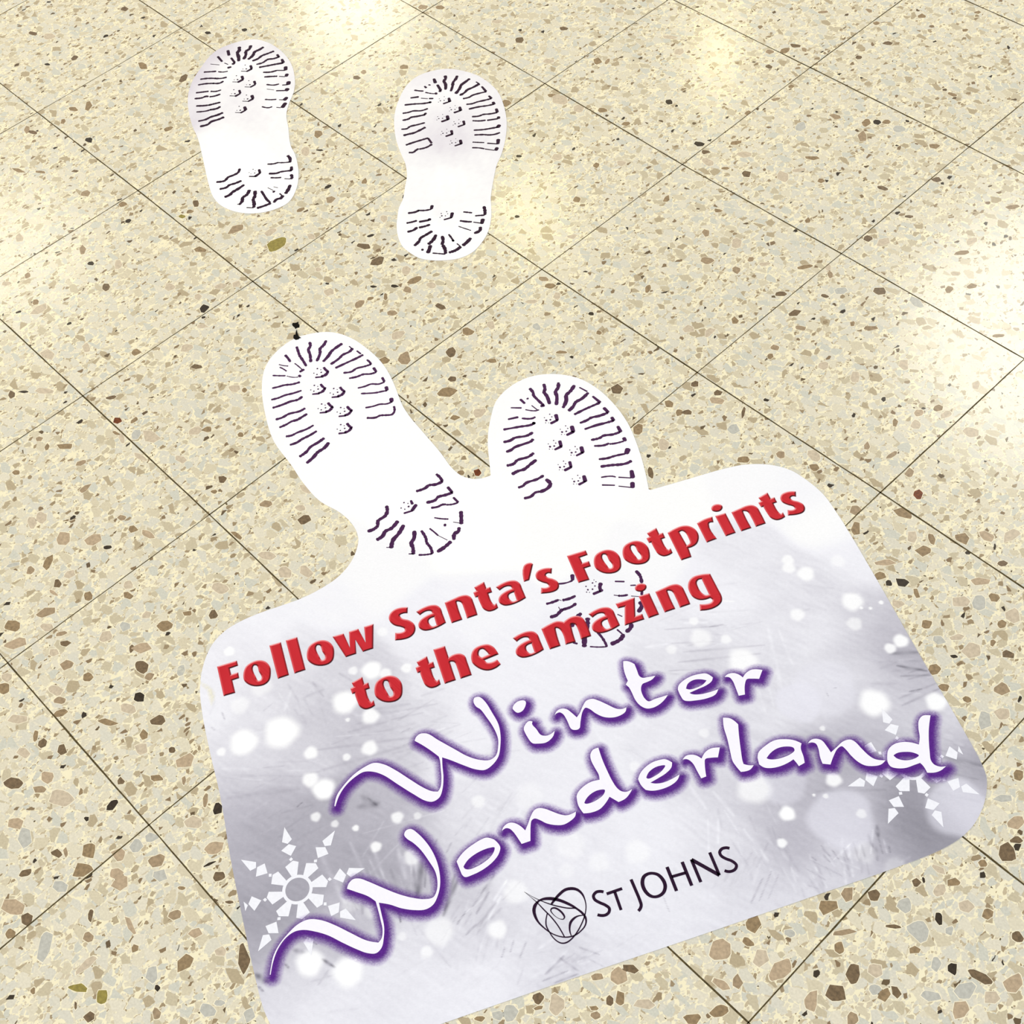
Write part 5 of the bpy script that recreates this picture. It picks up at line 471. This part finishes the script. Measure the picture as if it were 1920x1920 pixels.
    for sc, off, thr, keep, st, rot, sx in (
            (340, 1.3, 0.13, 0.50, small, 0.4, 1.1),
            (185, 4.1, 0.10, 0.50, small[:5], 1.1, 1.2),
            (118, 7.7, 0.11, 0.66, pale, 0.3, 1.2),
            (76, 2.9, 0.10, 0.52, pale, 0.9, 0.85),
            (150, 11.3, 0.16, 0.035, darks, 0.5, 1.2)):
        mk, cc = layer(sc, off, thr, keep, st, rot, sx)
        n3 = N.new('ShaderNodeTexNoise')
        n3.inputs['Scale'].default_value = 420
        n3.inputs['Detail'].default_value = 4
        L.new(cx, n3.inputs['Vector'])
        mr = N.new('ShaderNodeMapRange')
        mr.inputs['From Min'].default_value = 0.3
        mr.inputs['From Max'].default_value = 0.7
        mr.inputs['To Min'].default_value = 0.92
        mr.inputs['To Max'].default_value = 1.08
        L.new(n3.outputs['Fac'], mr.inputs['Value'])
        vm = N.new('ShaderNodeVectorMath')
        vm.operation = 'SCALE'
        L.new(cc, vm.inputs[0])
        L.new(mr.outputs[0], vm.inputs['Scale'])
        col = mix(mk, col, vm.outputs[0])
    L.new(col, b.inputs['Base Color'])
    b.inputs['Roughness'].default_value = 0.17
    b.inputs['Specular IOR Level'].default_value = 0.45
    # soft waviness of the worn polish
    n4 = N.new('ShaderNodeTexNoise')
    n4.inputs['Scale'].default_value = 25
    L.new(co, n4.inputs['Vector'])
    bp = N.new('ShaderNodeBump')
    bp.inputs['Strength'].default_value = 0.05
    bp.inputs['Distance'].default_value = 0.002
    L.new(n4.outputs['Fac'], bp.inputs['Height'])
    L.new(bp.outputs[0], b.inputs['Normal'])
    return m


def build_floor():
    V = [(-3, -2.2, 0), (2.2, -2.2, 0), (2.2, 2.8, 0), (-3, 2.8, 0)]
    Fc = [(0, 1, 2, 3)]
    mi = [0]
    mats = [floor_material(),
            speckled('tile_joint', (84, 72, 44), 0.45, 160, 0.7, 0.1),
            speckled('stone_brown', (150, 127, 94), 0.25, 260, 0.25),
            speckled('stone_dark', (56, 46, 33), 0.4, 260, 0.25),
            speckled('stone_tan', (204, 188, 162), 0.14, 260, 0.25),
            speckled('stone_grey', (192, 190, 178), 0.12, 260, 0.25),
            speckled('stone_olive', (150, 136, 68), 0.22, 260, 0.25),
            speckled('stone_rust', (112, 56, 20), 0.45, 260, 0.25),
            speckled('stone_sand', (186, 164, 134), 0.18, 260, 0.25),
            speckled('stone_umber', (118, 98, 72), 0.3, 260, 0.25),
            speckled('stone_taupe', (164, 142, 112), 0.2, 260, 0.25),
            speckled('cement', (247, 237, 207), 0.05, 260, 0.25)]
    code = {'b': 2, 'd': 3, 't': 4, 'g': 5, 'o': 6, 'r': 7, 'c': 8}
    rnd = random.Random(3)
    for ox, oy, ux, uy, vx, vy, c in D['chip']:
        n = rnd.randint(5, 7)
        z = 0.00002 + rnd.random() * 0.00001
        ph = rnd.random() * 6.28
        cor = []
        for k in range(n):
            a = ph + (k + rnd.uniform(-.3, .3)) * 2 * math.pi / n
            cor.append((a, rnd.uniform(.86, 1.22)))
        pts = []
        for k in range(n):            # chipped, slightly uneven sides between the corners
            a0, r0 = cor[k]
            a1, r1 = cor[(k + 1) % n]
            p0 = (math.cos(a0) * r0, math.sin(a0) * r0)
            p1 = (math.cos(a1) * r1, math.sin(a1) * r1)
            pts.append(p0)
            t = rnd.uniform(.35, .65)
            g = rnd.uniform(.97, 1.09)
            pts.append(((p0[0] * (1 - t) + p1[0] * t) * g, (p0[1] * (1 - t) + p1[1] * t) * g))
        
        for f, zz, mt in ((1 + 75 / max(math.sqrt(abs(ux * vy - uy * vx)), 200), 0.00001, 11), (1, z, code[c])):
            s = len(V)
            for ca, sa in pts:
                V.append(((ox + (ux * ca + vx * sa) * f) * U, (oy + (uy * ca + vy * sa) * f) * U, zz))
            ids = list(range(s, s + len(pts)))
            ar = area([V[i][:2] for i in ids])
            Fc.append(tuple(ids if ar > 0 else ids[::-1]))
            if mt == 2:
                mt = rnd.choice((2, 2, 9, 10))
            mi.append(mt)
    # joints
    node = {}
    for a in range(-9, 12):
        for b_ in range(-7, 12):
            node[(a, b_)] = ((b_ - 4) * 0.3, (-a + 1) * 0.3)
    for a, b_, x, y in D['nodes']:
        node[(a, b_)] = (x * U, y * U)
    for (a, b_), p in list(node.items()):
        for q in ((a + 1, b_), (a, b_ + 1)):
            if q not in node:
                continue
            r = node[q]
            dx, dy = r[0] - p[0], r[1] - p[1]
            l = math.hypot(dx, dy)
            nx, ny = -dy / l, dx / l
            K = 14
            s = len(V)
            wd = rnd.uniform(.0006, .0009) if q[0] != a else rnd.uniform(.0008, .00115)
            for k in range(K + 1):
                t = k / K
                j = rnd.uniform(-.00018, .00018) if 0 < k < K else 0
                w = wd * rnd.uniform(.75, 1.2)
                x, y = p[0] + dx * t + nx * j, p[1] + dy * t + ny * j
                V += [(x + nx * w, y + ny * w, 0.00005), (x - nx * w, y - ny * w, 0.00005)]
            for k in range(K):
                Fc.append((s + 2*k, s + 2*k + 1, s + 2*k + 3, s + 2*k + 2))
                mi.append(1)
    o = obj('floor', V, Fc, mats, fmat=mi)
    o['kind'] = 'structure'
    return o


build_floor()

# ------------------------------------------------------------------ printed vinyl


def smooth_bg(xy, pts, sigma):
    P = np.array(pts, float)
    px, py, val = P[:, 0] * U, P[:, 1] * U, P[:, 2]
    out = np.empty(len(xy))
    for s in range(0, len(xy), 20000):
        q = xy[s:s + 20000]
        d2 = (q[:, :1] - px) ** 2 + (q[:, 1:2] - py) ** 2
        w = np.exp(-d2 / (2 * sigma ** 2)) + 1e-7 / (1 + d2 / sigma ** 2) ** 2
        out[s:s + 20000] = (w * val).sum(1) / w.sum(1)
    return out


def waves(xy, n, fmin, fmax, ang0=0, spread=math.pi, seed=1):
    r = np.random.default_rng(seed)
    o = np.zeros(len(xy))
    for _ in range(n):
        f = math.exp(r.uniform(math.log(fmin), math.log(fmax)))
        a = ang0 + r.uniform(-spread, spread)
        o += np.sin((xy[:, 0] * math.cos(a) + xy[:, 1] * math.sin(a)) * 2 * math.pi * f + r.uniform(0, 6.28))
    return o / math.sqrt(n)


def inside(xy, loop):
    P = np.array(loop)
    r = np.zeros(len(xy), bool)
    x, y = xy[:, 0], xy[:, 1]
    j = len(P) - 1
    for i in range(len(P)):
        xi, yi = P[i]
        xj, yj = P[j]
        if yi != yj:
            c = ((yi > y) != (yj > y)) & (x < (xj - xi) * (y - yi) / (yj - yi) + xi)
            r ^= c
        j = i
    return r


def seg_dist(xy, loops, closest=False):
    A, B = [], []
    for lp in loops:
        P = np.array(lp)
        A.append(P)
        B.append(np.roll(P, -1, 0))
    A = np.concatenate(A)
    B = np.concatenate(B)
    AB = B - A
    L2 = np.maximum((AB ** 2).sum(1), 1e-18)
    d = np.empty(len(xy))
    cp = np.empty((len(xy), 2))
    for s in range(0, len(xy), 8000):
        q = xy[s:s + 8000, None, :]
        t = np.clip(((q - A) * AB).sum(2) / L2, 0, 1)
        C = A + t[..., None] * AB
        dd = ((q - C) ** 2).sum(2)
        k = dd.argmin(1)
        idx = np.arange(len(k))
        d[s:s + 8000] = np.sqrt(dd[idx, k])
        cp[s:s + 8000] = C[idx, k]
    return (d, cp) if closest else d


def grid_mesh(loop, step):
    """quad grid clipped to the outline: the outer row is pulled onto the outline"""
    P = np.array(loop)
    x0, y0 = P.min(0) - step
    x1, y1 = P.max(0) + step
    nx, ny = int((x1 - x0) / step) + 2, int((y1 - y0) / step) + 2
    gx, gy = np.meshgrid(x0 + np.arange(nx) * step, y0 + np.arange(ny) * step, indexing='ij')
    xy = np.stack([gx.ravel(), gy.ravel()], 1)
    ins = inside(xy, loop)
    I = ins.reshape(nx, ny)
    cnt = I[:-1, :-1].astype(int) + I[1:, :-1] + I[1:, 1:] + I[:-1, 1:]
    ci, cj = np.nonzero(cnt > 0)
    a = ci * ny + cj
    quads = np.stack([a, a + ny, a + ny + 1, a + 1], 1)
    used = np.unique(quads)
    out = used[~ins[used]]
    _, cp = seg_dist(xy[out], [loop], True)
    xy[out] = cp
    rm = -np.ones(len(xy), int)
    rm[used] = np.arange(len(used))
    return xy[used], rm[quads]


def art_colour(L, warm=0.0):
    """silver print: neutral when white, faintly violet when grey"""
    k = np.clip((250 - L) / 60, 0, 1)
    q = np.clip((251 - L) / 10, 0, 1)
    return np.stack([L - 1.0 * q + warm, L - q - 2.5 * k, np.minimum(L + 5.0 * q + 2 * k, 254)], 1)


VINYL = painted('printed_vinyl', rough=0.4, spec=0.2)
EDGE = mat('vinyl_edge', (225, 222, 222), 0.5)
TREAD = speckled('tread_ink', (74, 38, 78), 0.35, 700, 0.4, 0.1)
TREAD_D = speckled('dark_tread_ink', (48, 24, 46), 0.3, 700, 0.4, 0.1)
SCRIPT = speckled('white_script_ink', (248, 245, 254), 0.015, 300, 0.42)
SNOW = speckled('snowflake_ink', (243, 243, 249), 0.03, 300, 0.42)
LOGO_INK = speckled('aubergine_ink', (42, 20, 44), 0.3, 900, 0.4, 0.1)
RED_INK = painted('bevelled_red_ink', rough=0.5, spec=0.1)
GLOW = painted('violet_glow_ink', alpha=True, rough=0.5, spec=0.08)

TOP = 0.0005


def backing(parent, loop, L_fn, step, org):
    xy, quads = grid_mesh(loop, step)
    rgb = lin_a(L_fn(xy))
    V = np.column_stack([xy[:, 0] - org[0], xy[:, 1] - org[1], np.full(len(xy), TOP)])
    n = len(V)
    k = len(loop)
    lp = np.array(loop) - np.array(org)[:2]
    side = [(x, y, TOP) for x, y in lp] + [(x, y, 0.0) for x, y in lp]
    fs = []
    for i in range(k):
        j = (i + 1) % k
        q = (n + k + i, n + k + j, n + j, n + i)
        fs.append(q if area(loop) > 0 else q[::-1])
    ink = np.ones((n + 2 * k, 4), np.float32)
    ink[:n, :3] = rgb
    allv = [tuple(v) for v in V] + side
    faces = [tuple(q) for q in quads.tolist()] + fs
    mi = [0] * len(quads) + [1] * k
    return obj('backing', allv, faces, [VINYL, EDGE], parent, fmat=mi, ink=ink)


def boot_print(parent, key, m, org, name='tread_print'):
    """ball and heel of the sole, each with its snowflake studs"""
    for half in (0, 1):
        parts = [ribbon(q, TOP + 0.00012, rough=0.2, fat=1.15) for q in D['tread'][key][half]]
        v, f = join(parts)
        t = obj(('ball_', 'heel_')[half] + name, shift(v, org), f, m, parent)
        for dots, strs in (D['stud'][key][:-1], D['stud'][key][-1:])[half]:
            ps = [disc(dots[i] * U, dots[i + 1] * U, dots[i + 2] * U * .66, TOP + 0.00012) for i in range(0, len(dots), 3)]
            ps += [ribbon(q, TOP + 0.00012, rough=0.22, fat=1.15) for q in strs]
            v, f = join(ps)
            cx = sum(a[0] for a in v) / len(v)
            cy = sum(a[1] for a in v) / len(v)
            obj('snowflake_stud', shift(v, (cx, cy)), f, m, t, loc=(cx - org[0], cy - org[1], 0))


def sticker(key, label, soft, base):
    loop = curve(trip(D['out'][key]), True, 4)
    if area(loop) < 0:
        loop = loop[::-1]
    P = np.array(loop)
    org = tuple(P.mean(0)) + (0,)
    e = empty('footprint_sticker', org, label=label, category='sticker', group='boot print floor stickers')

    def fn(xy):
        L = smooth_bg(xy, soft, 0.022)
        L = L + 1.6 * waves(xy, 18, 15, 90, seed=11 + len(soft)) + RNG.normal(0, .8, len(xy))
        k = np.clip((252 - L) / 30, 0, 1.3)
        return np.stack([L, L - 5 * k, L + 3 * k], 1)
    backing(e, loop, fn, 0.002, org)
    boot_print(e, key, TREAD_D, org)
    return e


sticker('1', 'white boot-print floor sticker at upper left, toe edge tinted lilac', D['soft1'], 0)
sticker('2', 'white boot-print floor sticker at top centre, ball of the sole tinted lilac', D['soft2'], 0)

# ------------------------------------------------------------------ the big floor sign
SL = curve(trip(D['out']['S']), True, 4)
if area(SL) < 0:
    SL = SL[::-1]
SO = tuple(np.array(SL).mean(0)) + (0,)
sign = empty('floor_sign', SO, label='large silver vinyl floor sign with red and white lettering and two boot prints', category='floor sign')


def sign_art(xy):
    L = smooth_bg(xy, D['bg'], 0.019)
    dark = np.clip((248 - L) / 20, 0, 1)
    L = L + dark * (1.5 * waves(xy, 20, 12, 60, seed=5) + 1.8 * waves(xy, 26, 40, 160, ang0=1.9, spread=.35, seed=6)
                    + 1.2 * waves(xy, 24, 80, 260, seed=8))
    for x0, y0, x1, y1, w, v in D['streak']:
        a = np.array([x0 * U, y0 * U])
        b = np.array([x1 * U, y1 * U])
        w = w * U
        m = ((xy[:, 0] > min(a[0], b[0]) - 2*w) & (xy[:, 0] < max(a[0], b[0]) + 2*w)
             & (xy[:, 1] > min(a[1], b[1]) - 2*w) & (xy[:, 1] < max(a[1], b[1]) + 2*w))
        if not m.any():
            continue
        q = xy[m]
        ab = b - a
        t = np.clip(((q - a) @ ab) / (ab @ ab), 0, 1)
        d = np.linalg.norm(q - (a + t[:, None] * ab), axis=1)
        ww = w * 0.5 * (0.55 + 0.6 * np.sin(np.pi * np.clip(t * .85 + .1, 0, 1)))
        L[m] += v * np.exp(-(d / ww) ** 2) * (0.75 + .25 * np.sin(t * 9))
    rgb = art_colour(L)
    for x, y, r, a in D['bok']:
        c = np.array([x * U, y * U])
        r = r * U
        q = (np.abs(xy[:, 0] - c[0]) < 1.6 * r) & (np.abs(xy[:, 1] - c[1]) < 1.6 * r)
        if not q.any():
            continue
        v = xy[q] - c
        d = np.linalg.norm(v, axis=1)
        ang = np.arctan2(v[:, 1], v[:, 0])
        rr = r * (1 + 0.05 * np.sin(ang * 3 + x) + 0.03 * np.sin(ang * 5 + y))
        soft = 0.65 if r < 0.025 else 0.3
        k = np.clip((rr * (1 + soft / 2) - d) / (rr * soft), 0, 1)
        k = (k * k * (3 - 2 * k) * a)[:, None]
        tgt = np.array([253, 253, 254]) if r < 0.025 else np.array([232, 231, 242])
        rgb[q] = rgb[q] * (1 - k) + np.maximum(tgt, rgb[q]) * k
    rgb += RNG.normal(0, 1.3, (len(xy), 1))
    return rgb


backing(sign, SL, sign_art, 0.00125, SO)

# snowflakes


def flake(c, rot, clip):
    parts = []
    F = D['flake']
    a0 = math.radians(rot)
    z = TOP + 0.00006
    n = 48
    vv = []
    for k in range(n):
        a = k * 2 * math.pi / n
        for r in (F['ro'] * U * .97, F['ri'] * U):
            vv.append((c[0] + r * math.cos(a), c[1] + r * math.sin(a), z))
    parts.append((vv, [(2*k, 2*((k+1) % n), 2*((k+1) % n)+1, 2*k+1) for k in range(n)]))
    parts = [(v, [q[::-1] for q in f]) for v, f in parts]
    for k in range(8):
        a = a0 + k * math.pi / 4
        ca, sa = math.cos(a), math.sin(a)
        for poly in F['arm']:
            p = [(poly[i] * U, poly[i + 1] * U) for i in range(0, len(poly), 2)]
            p = [(c[0] + x * ca - y * sa, c[1] + x * sa + y * ca) for x, y in p]
            if not inside(np.array(p), clip).all():
                q = [v for v, i in zip(p, inside(np.array(p), clip)) if i]
                if len(q) < 3:
                    continue
                p = q
            if area(p) < 0:
                p = p[::-1]
            parts.append(([(x, y, z + 0.00003) for x, y in p], [tuple(range(len(p)))]))
    v, f = join(parts)
    return obj('snowflake_emblem', shift(v, SO), f, SNOW, sign)


flake((D['flake']['c'][0] * U, D['flake']['c'][1] * U), 0, SL)
flake((D['flake']['c2'][0] * U, D['flake']['c2'][1] * U), D['flake']['rot2'], SL)

# boot prints of the sign
for key in ('3', '4'):
    boot_print(sign, key, TREAD, SO)

# white script words with their violet glow
PX = np.array(D['pxvec'])          # floor vectors of one unit right / one unit down in the artwork's shading
GOFF = PX[0] * 4.5 + PX[1] * 4.5


def glow(loops, parent):
    allp = np.concatenate([np.array(l) for l in loops])
    step = 0.0008
    R = 0.0110
    lo, hi = allp.min(0) - 0.016, allp.max(0) + 0.016
    nx, ny = int((hi[0] - lo[0]) / step), int((hi[1] - lo[1]) / step)
    gx, gy = np.meshgrid(lo[0] + np.arange(nx) * step, lo[1] + np.arange(ny) * step, indexing='ij')
    xy = np.stack([gx.ravel(), gy.ravel()], 1)
    # cheap reject
    keep = np.zeros(len(xy), bool)
    for l in loops:
        q = np.array(l)[::2]
        for s in range(0, len(q), 6):
            c = q[s:s + 6].mean(0)
            rad = np.linalg.norm(q[s:s + 6] - c, axis=1).max() + 0.018
            keep |= ((xy - c) ** 2).sum(1) < rad ** 2
    idx = np.nonzero(keep)[0]
    q = xy[idx]
    d1 = seg_dist(q - GOFF, loops)
    d0 = seg_dist(q, loops)
    in1 = np.zeros(len(q), bool)
    in0 = np.zeros(len(q), bool)
    for l in loops:
        in1 ^= inside(q - GOFF, l)
        in0 ^= inside(q, l)
    d1 = np.where(in1, -d1, d1)
    d0 = np.where(in0, 0, d0)
    k = np.clip(1 - np.maximum(d1, 0) / R, 0, 1)
    al = np.clip(1.08 * k, 0, 1) ** 1.2 * 0.96
    grain = RNG.normal(0, 1, len(q))
    al = al + grain * 0.16 * al * (1 - al) * 2
    al = np.maximum(al, 0.75 * np.exp(-(d0 / 0.0008) ** 2) * (k > 0.02))
    al = np.clip(al, 0, 1)
    full = np.zeros(len(xy))
    full[idx] = al
    A = full.reshape(nx, ny)
    on = (A[:-1, :-1] > .003) | (A[1:, :-1] > .003) | (A[1:, 1:] > .003) | (A[:-1, 1:] > .003)
    ci, cj = np.nonzero(on)
    a = ci * ny + cj
    quads = np.stack([a, a + ny, a + ny + 1, a + 1], 1)
    used = np.unique(quads)
    ins = inside(xy[used], SL)
    rm = -np.ones(len(xy), int)
    rm[used] = np.arange(len(used))
    quads = rm[quads]
    quads = quads[ins[quads].all(1)]
    p = xy[used]
    al = full[used]
    c_d = np.array([88, 36, 134.])
    c_l = np.array([150, 96, 196.])
    t = np.clip(al, 0, 1)[:, None]
    rgb = lin_a(c_l * (1 - t) + c_d * t + RNG.normal(0, 5, (len(al), 1)))
    ink = np.column_stack([rgb, al])
    V = np.column_stack([p[:, 0] - SO[0], p[:, 1] - SO[1], np.full(len(p), TOP + 0.00018)])
    return obj('script_word', V.tolist(), [tuple(x) for x in quads.tolist()], GLOW, parent, ink=ink)


script = []
for nm, loops in D['script']:
    ls = []
    for lp in loops:
        ls.append((lp[0], curve(trip(lp[1:]), True, 5)))
    script.append((nm, ls))
for a, b in ((0, 6), (6, 16)):
    wl = [l for nm, ls in script[a:b] for _, l in ls]
    w = glow(wl, sign)
    for nm, ls in script[a:b]:
        outer = [l for dflag, l in ls if not dflag]
        dots = [l for dflag, l in ls if dflag]
        parts = [fill(outer, TOP + 0.00026)] + [fill([d], TOP + 0.00026) for d in dots]
        v, f = join(parts)
        obj('script_letter', shift(v, SO), f, SCRIPT, w)

# red words: flat face with a printed bevel
LIGHT_DIR = -(PX[0] * 0.55 + PX[1] * 0.85)
LIGHT_DIR = LIGHT_DIR / np.linalg.norm(LIGHT_DIR)


def bevel_letter(loops, z, width):
    V, Fc, ink = [], [], []
    core = []
    for li, lp in enumerate(loops):
        a = area(lp)
        hole = li > 0 and loops_flag[li] == 0
        P = np.array(lp if (a > 0) != hole else lp[::-1])   # material on the left
        keepm = np.linalg.norm(P - np.roll(P, 1, 0), axis=1) > 1e-7
        P = P[keepm]
        n = len(P)
        E = np.roll(P, -1, 0) - P
        E /= np.linalg.norm(E, axis=1, keepdims=True)
        Nn = np.stack([-E[:, 1], E[:, 0]], 1)     # inward
        Np = np.roll(Nn, 1, 0)
        B = Nn + Np
        s = np.maximum((B * Nn).sum(1), 0.75)
        Q = P + B / s[:, None] * width
        core.append([tuple(q) for q in Q])
        for i in range(n):
            j = (i + 1) % n
            b = len(V)
            V += [(P[i][0], P[i][1], z), (P[j][0], P[j][1], z), (Q[j][0], Q[j][1], z + 0.00004), (Q[i][0], Q[i][1], z + 0.00004)]
            Fc.append((b, b + 1, b + 2, b + 3))
            d = float(-Nn[i] @ LIGHT_DIR)          # outward normal against the light
            d = math.copysign(abs(d) ** 0.6, d)
            if d > 0:
                co = np.array([200, 44, 52]) * (1 - d) + np.array([250, 176, 178]) * d
                ci = np.array([200, 44, 52]) * (1 - d) + np.array([222, 92, 96]) * d
            else:
                co = np.array([190, 42, 48]) * (1 + d) + np.array([36, 8, 12]) * (-d)
                ci = np.array([200, 44, 52]) * (1 + d) + np.array([110, 20, 26]) * (-d)
            ink += [co, co, ci, ci]
    v, f = fill(core, z + 0.00004)
    b = len(V)
    V += v
    Fc += [tuple(i + b for i in q) for q in f]
    g = RNG.normal(0, 3, (len(v), 1))
    ink += list(np.array([200, 42, 51]) + g)
    ink = np.column_stack([lin_a(np.array(ink)), np.ones(len(V))])
    return V, Fc, ink


gi = 0
for count in D['words']:
    w = empty('red_word', (0, 0, 0), sign)
    for k in range(count):
        nm, ax, ay = D['red'][gi]
        gi += 1
        g = D['glyph'][nm]
        loops, loops_flag = [], []
        sep = []
        for lp in g:
            c = curve(trip(lp[1:]), True, 4)
            c = [(x + ax * U, y + ay * U) for x, y in c]
            if lp[0]:
                sep.append(c)
            else:
                loops.append(c)
                loops_flag.append(0)
        V, Fc, ink = bevel_letter(loops, TOP + 0.00026, 0.0019)
        for c in sep:
            v2, f2, i2 = bevel_letter([c], TOP + 0.00026, 0.0019)
            b = len(V)
            V += v2
            Fc += [tuple(i + b for i in q) for q in f2]
            ink = np.vstack([ink, i2])
        obj('red_letter', shift(V, SO), Fc, RED_INK, w, ink=ink)

# logo
parts = [ribbon(a[2] if len(a) > 2 else a[0], TOP + 0.0002, smooth=True, closed=bool(cl)) for (_, cl), a in
         [((x[0], x[1]), [x[2]]) for x in D['logo']]]
v, f = join(parts)
obj('logo_emblem', shift(v, SO), f, LOGO_INK, sign)
lw = [empty('logo_word', (0, 0, 0), sign), empty('logo_word', (0, 0, 0), sign)]
for i, (nm, strokes) in enumerate(D['logot']):
    ps = [ribbon(s, TOP + 0.0002, smooth=(k > 0), closed=(k == 2), cap=False) for k, s in strokes]
    v, f = join(ps)
    obj('logo_letter', shift(v, SO), f, LOGO_INK, lw[0 if i < 2 else 1])

# ------------------------------------------------------------------ dirt lying on the floor and the sign


def crust(name, outline, h, m, label, cat, z0):
    """low irregular lump from a floor outline"""
    lp = [(x * U, y * U) for x, y in outline]
    if area(lp) < 0:
        lp = lp[::-1]
    P = np.array(lp)
    c = P.mean(0)
    V, Fc = [], []
    n = len(lp)
    for f, z in ((1, z0), (.86, z0 + h * .7), (.5, z0 + h)):
        for x, y in c + (P - c) * f:
            V.append((x - c[0], y - c[1], z * (1 + (0 if f == 1 else random.uniform(-.15, .15)))))
    for r in (0, 1):
        for i in range(n):
            j = (i + 1) % n
            Fc.append((r * n + i, r * n + j, (r + 1) * n + j, (r + 1) * n + i))
    V.append((0, 0, z0 + h * .95))
    for i in range(n):
        Fc.append((2 * n + i, 2 * n + (i + 1) % n, 3 * n))
    o = obj(name, V, Fc, m, loc=(c[0], c[1], 0))
    o['label'] = label
    o['category'] = cat
    return o


GRIT = speckled('black_grit', (20, 17, 12), 0.5, 900, 0.8, 0.1)
for pts, lab, z0 in zip(D['grit'], ('black grit crumb on the bare tile just above the toe edge of the sign',
                                    'black grit crumb with a thin stalk stuck over the toe edge of the sign'), (0.0001, 0.0001)):
    crust('grit_crumb', pts, 0.0009, GRIT, lab, 'grit', z0)

SMEAR = painted('cream_smear', alpha=True, rough=0.5, spec=0.2)
lp = [(x * U, y * U) for x, y in D['smear']]
lp = curve([(x, y, 1) for x, y in lp], True, 4)
xy, quads = grid_mesh(lp, 0.0012)
d = seg_dist(xy, [lp])
al = np.clip(d / 0.005, 0, 1) * np.clip(0.75 + 0.35 * waves(xy, 20, 60, 400, seed=21), 0.15, 1) * 0.85
rgb = lin_a(np.tile(np.array([250, 246, 224.]), (len(xy), 1)))
c = xy.mean(0)
V = np.column_stack([xy - c, np.full(len(xy), TOP + 0.0004)])
sm = obj('cream_smear', V.tolist(), [tuple(q) for q in quads.tolist()], SMEAR, ink=np.column_stack([rgb, al]), loc=(c[0], c[1], 0))
sm['label'] = 'faint cream scuff smeared across the left edge of the sign beside the red F'
sm['category'] = 'smear'
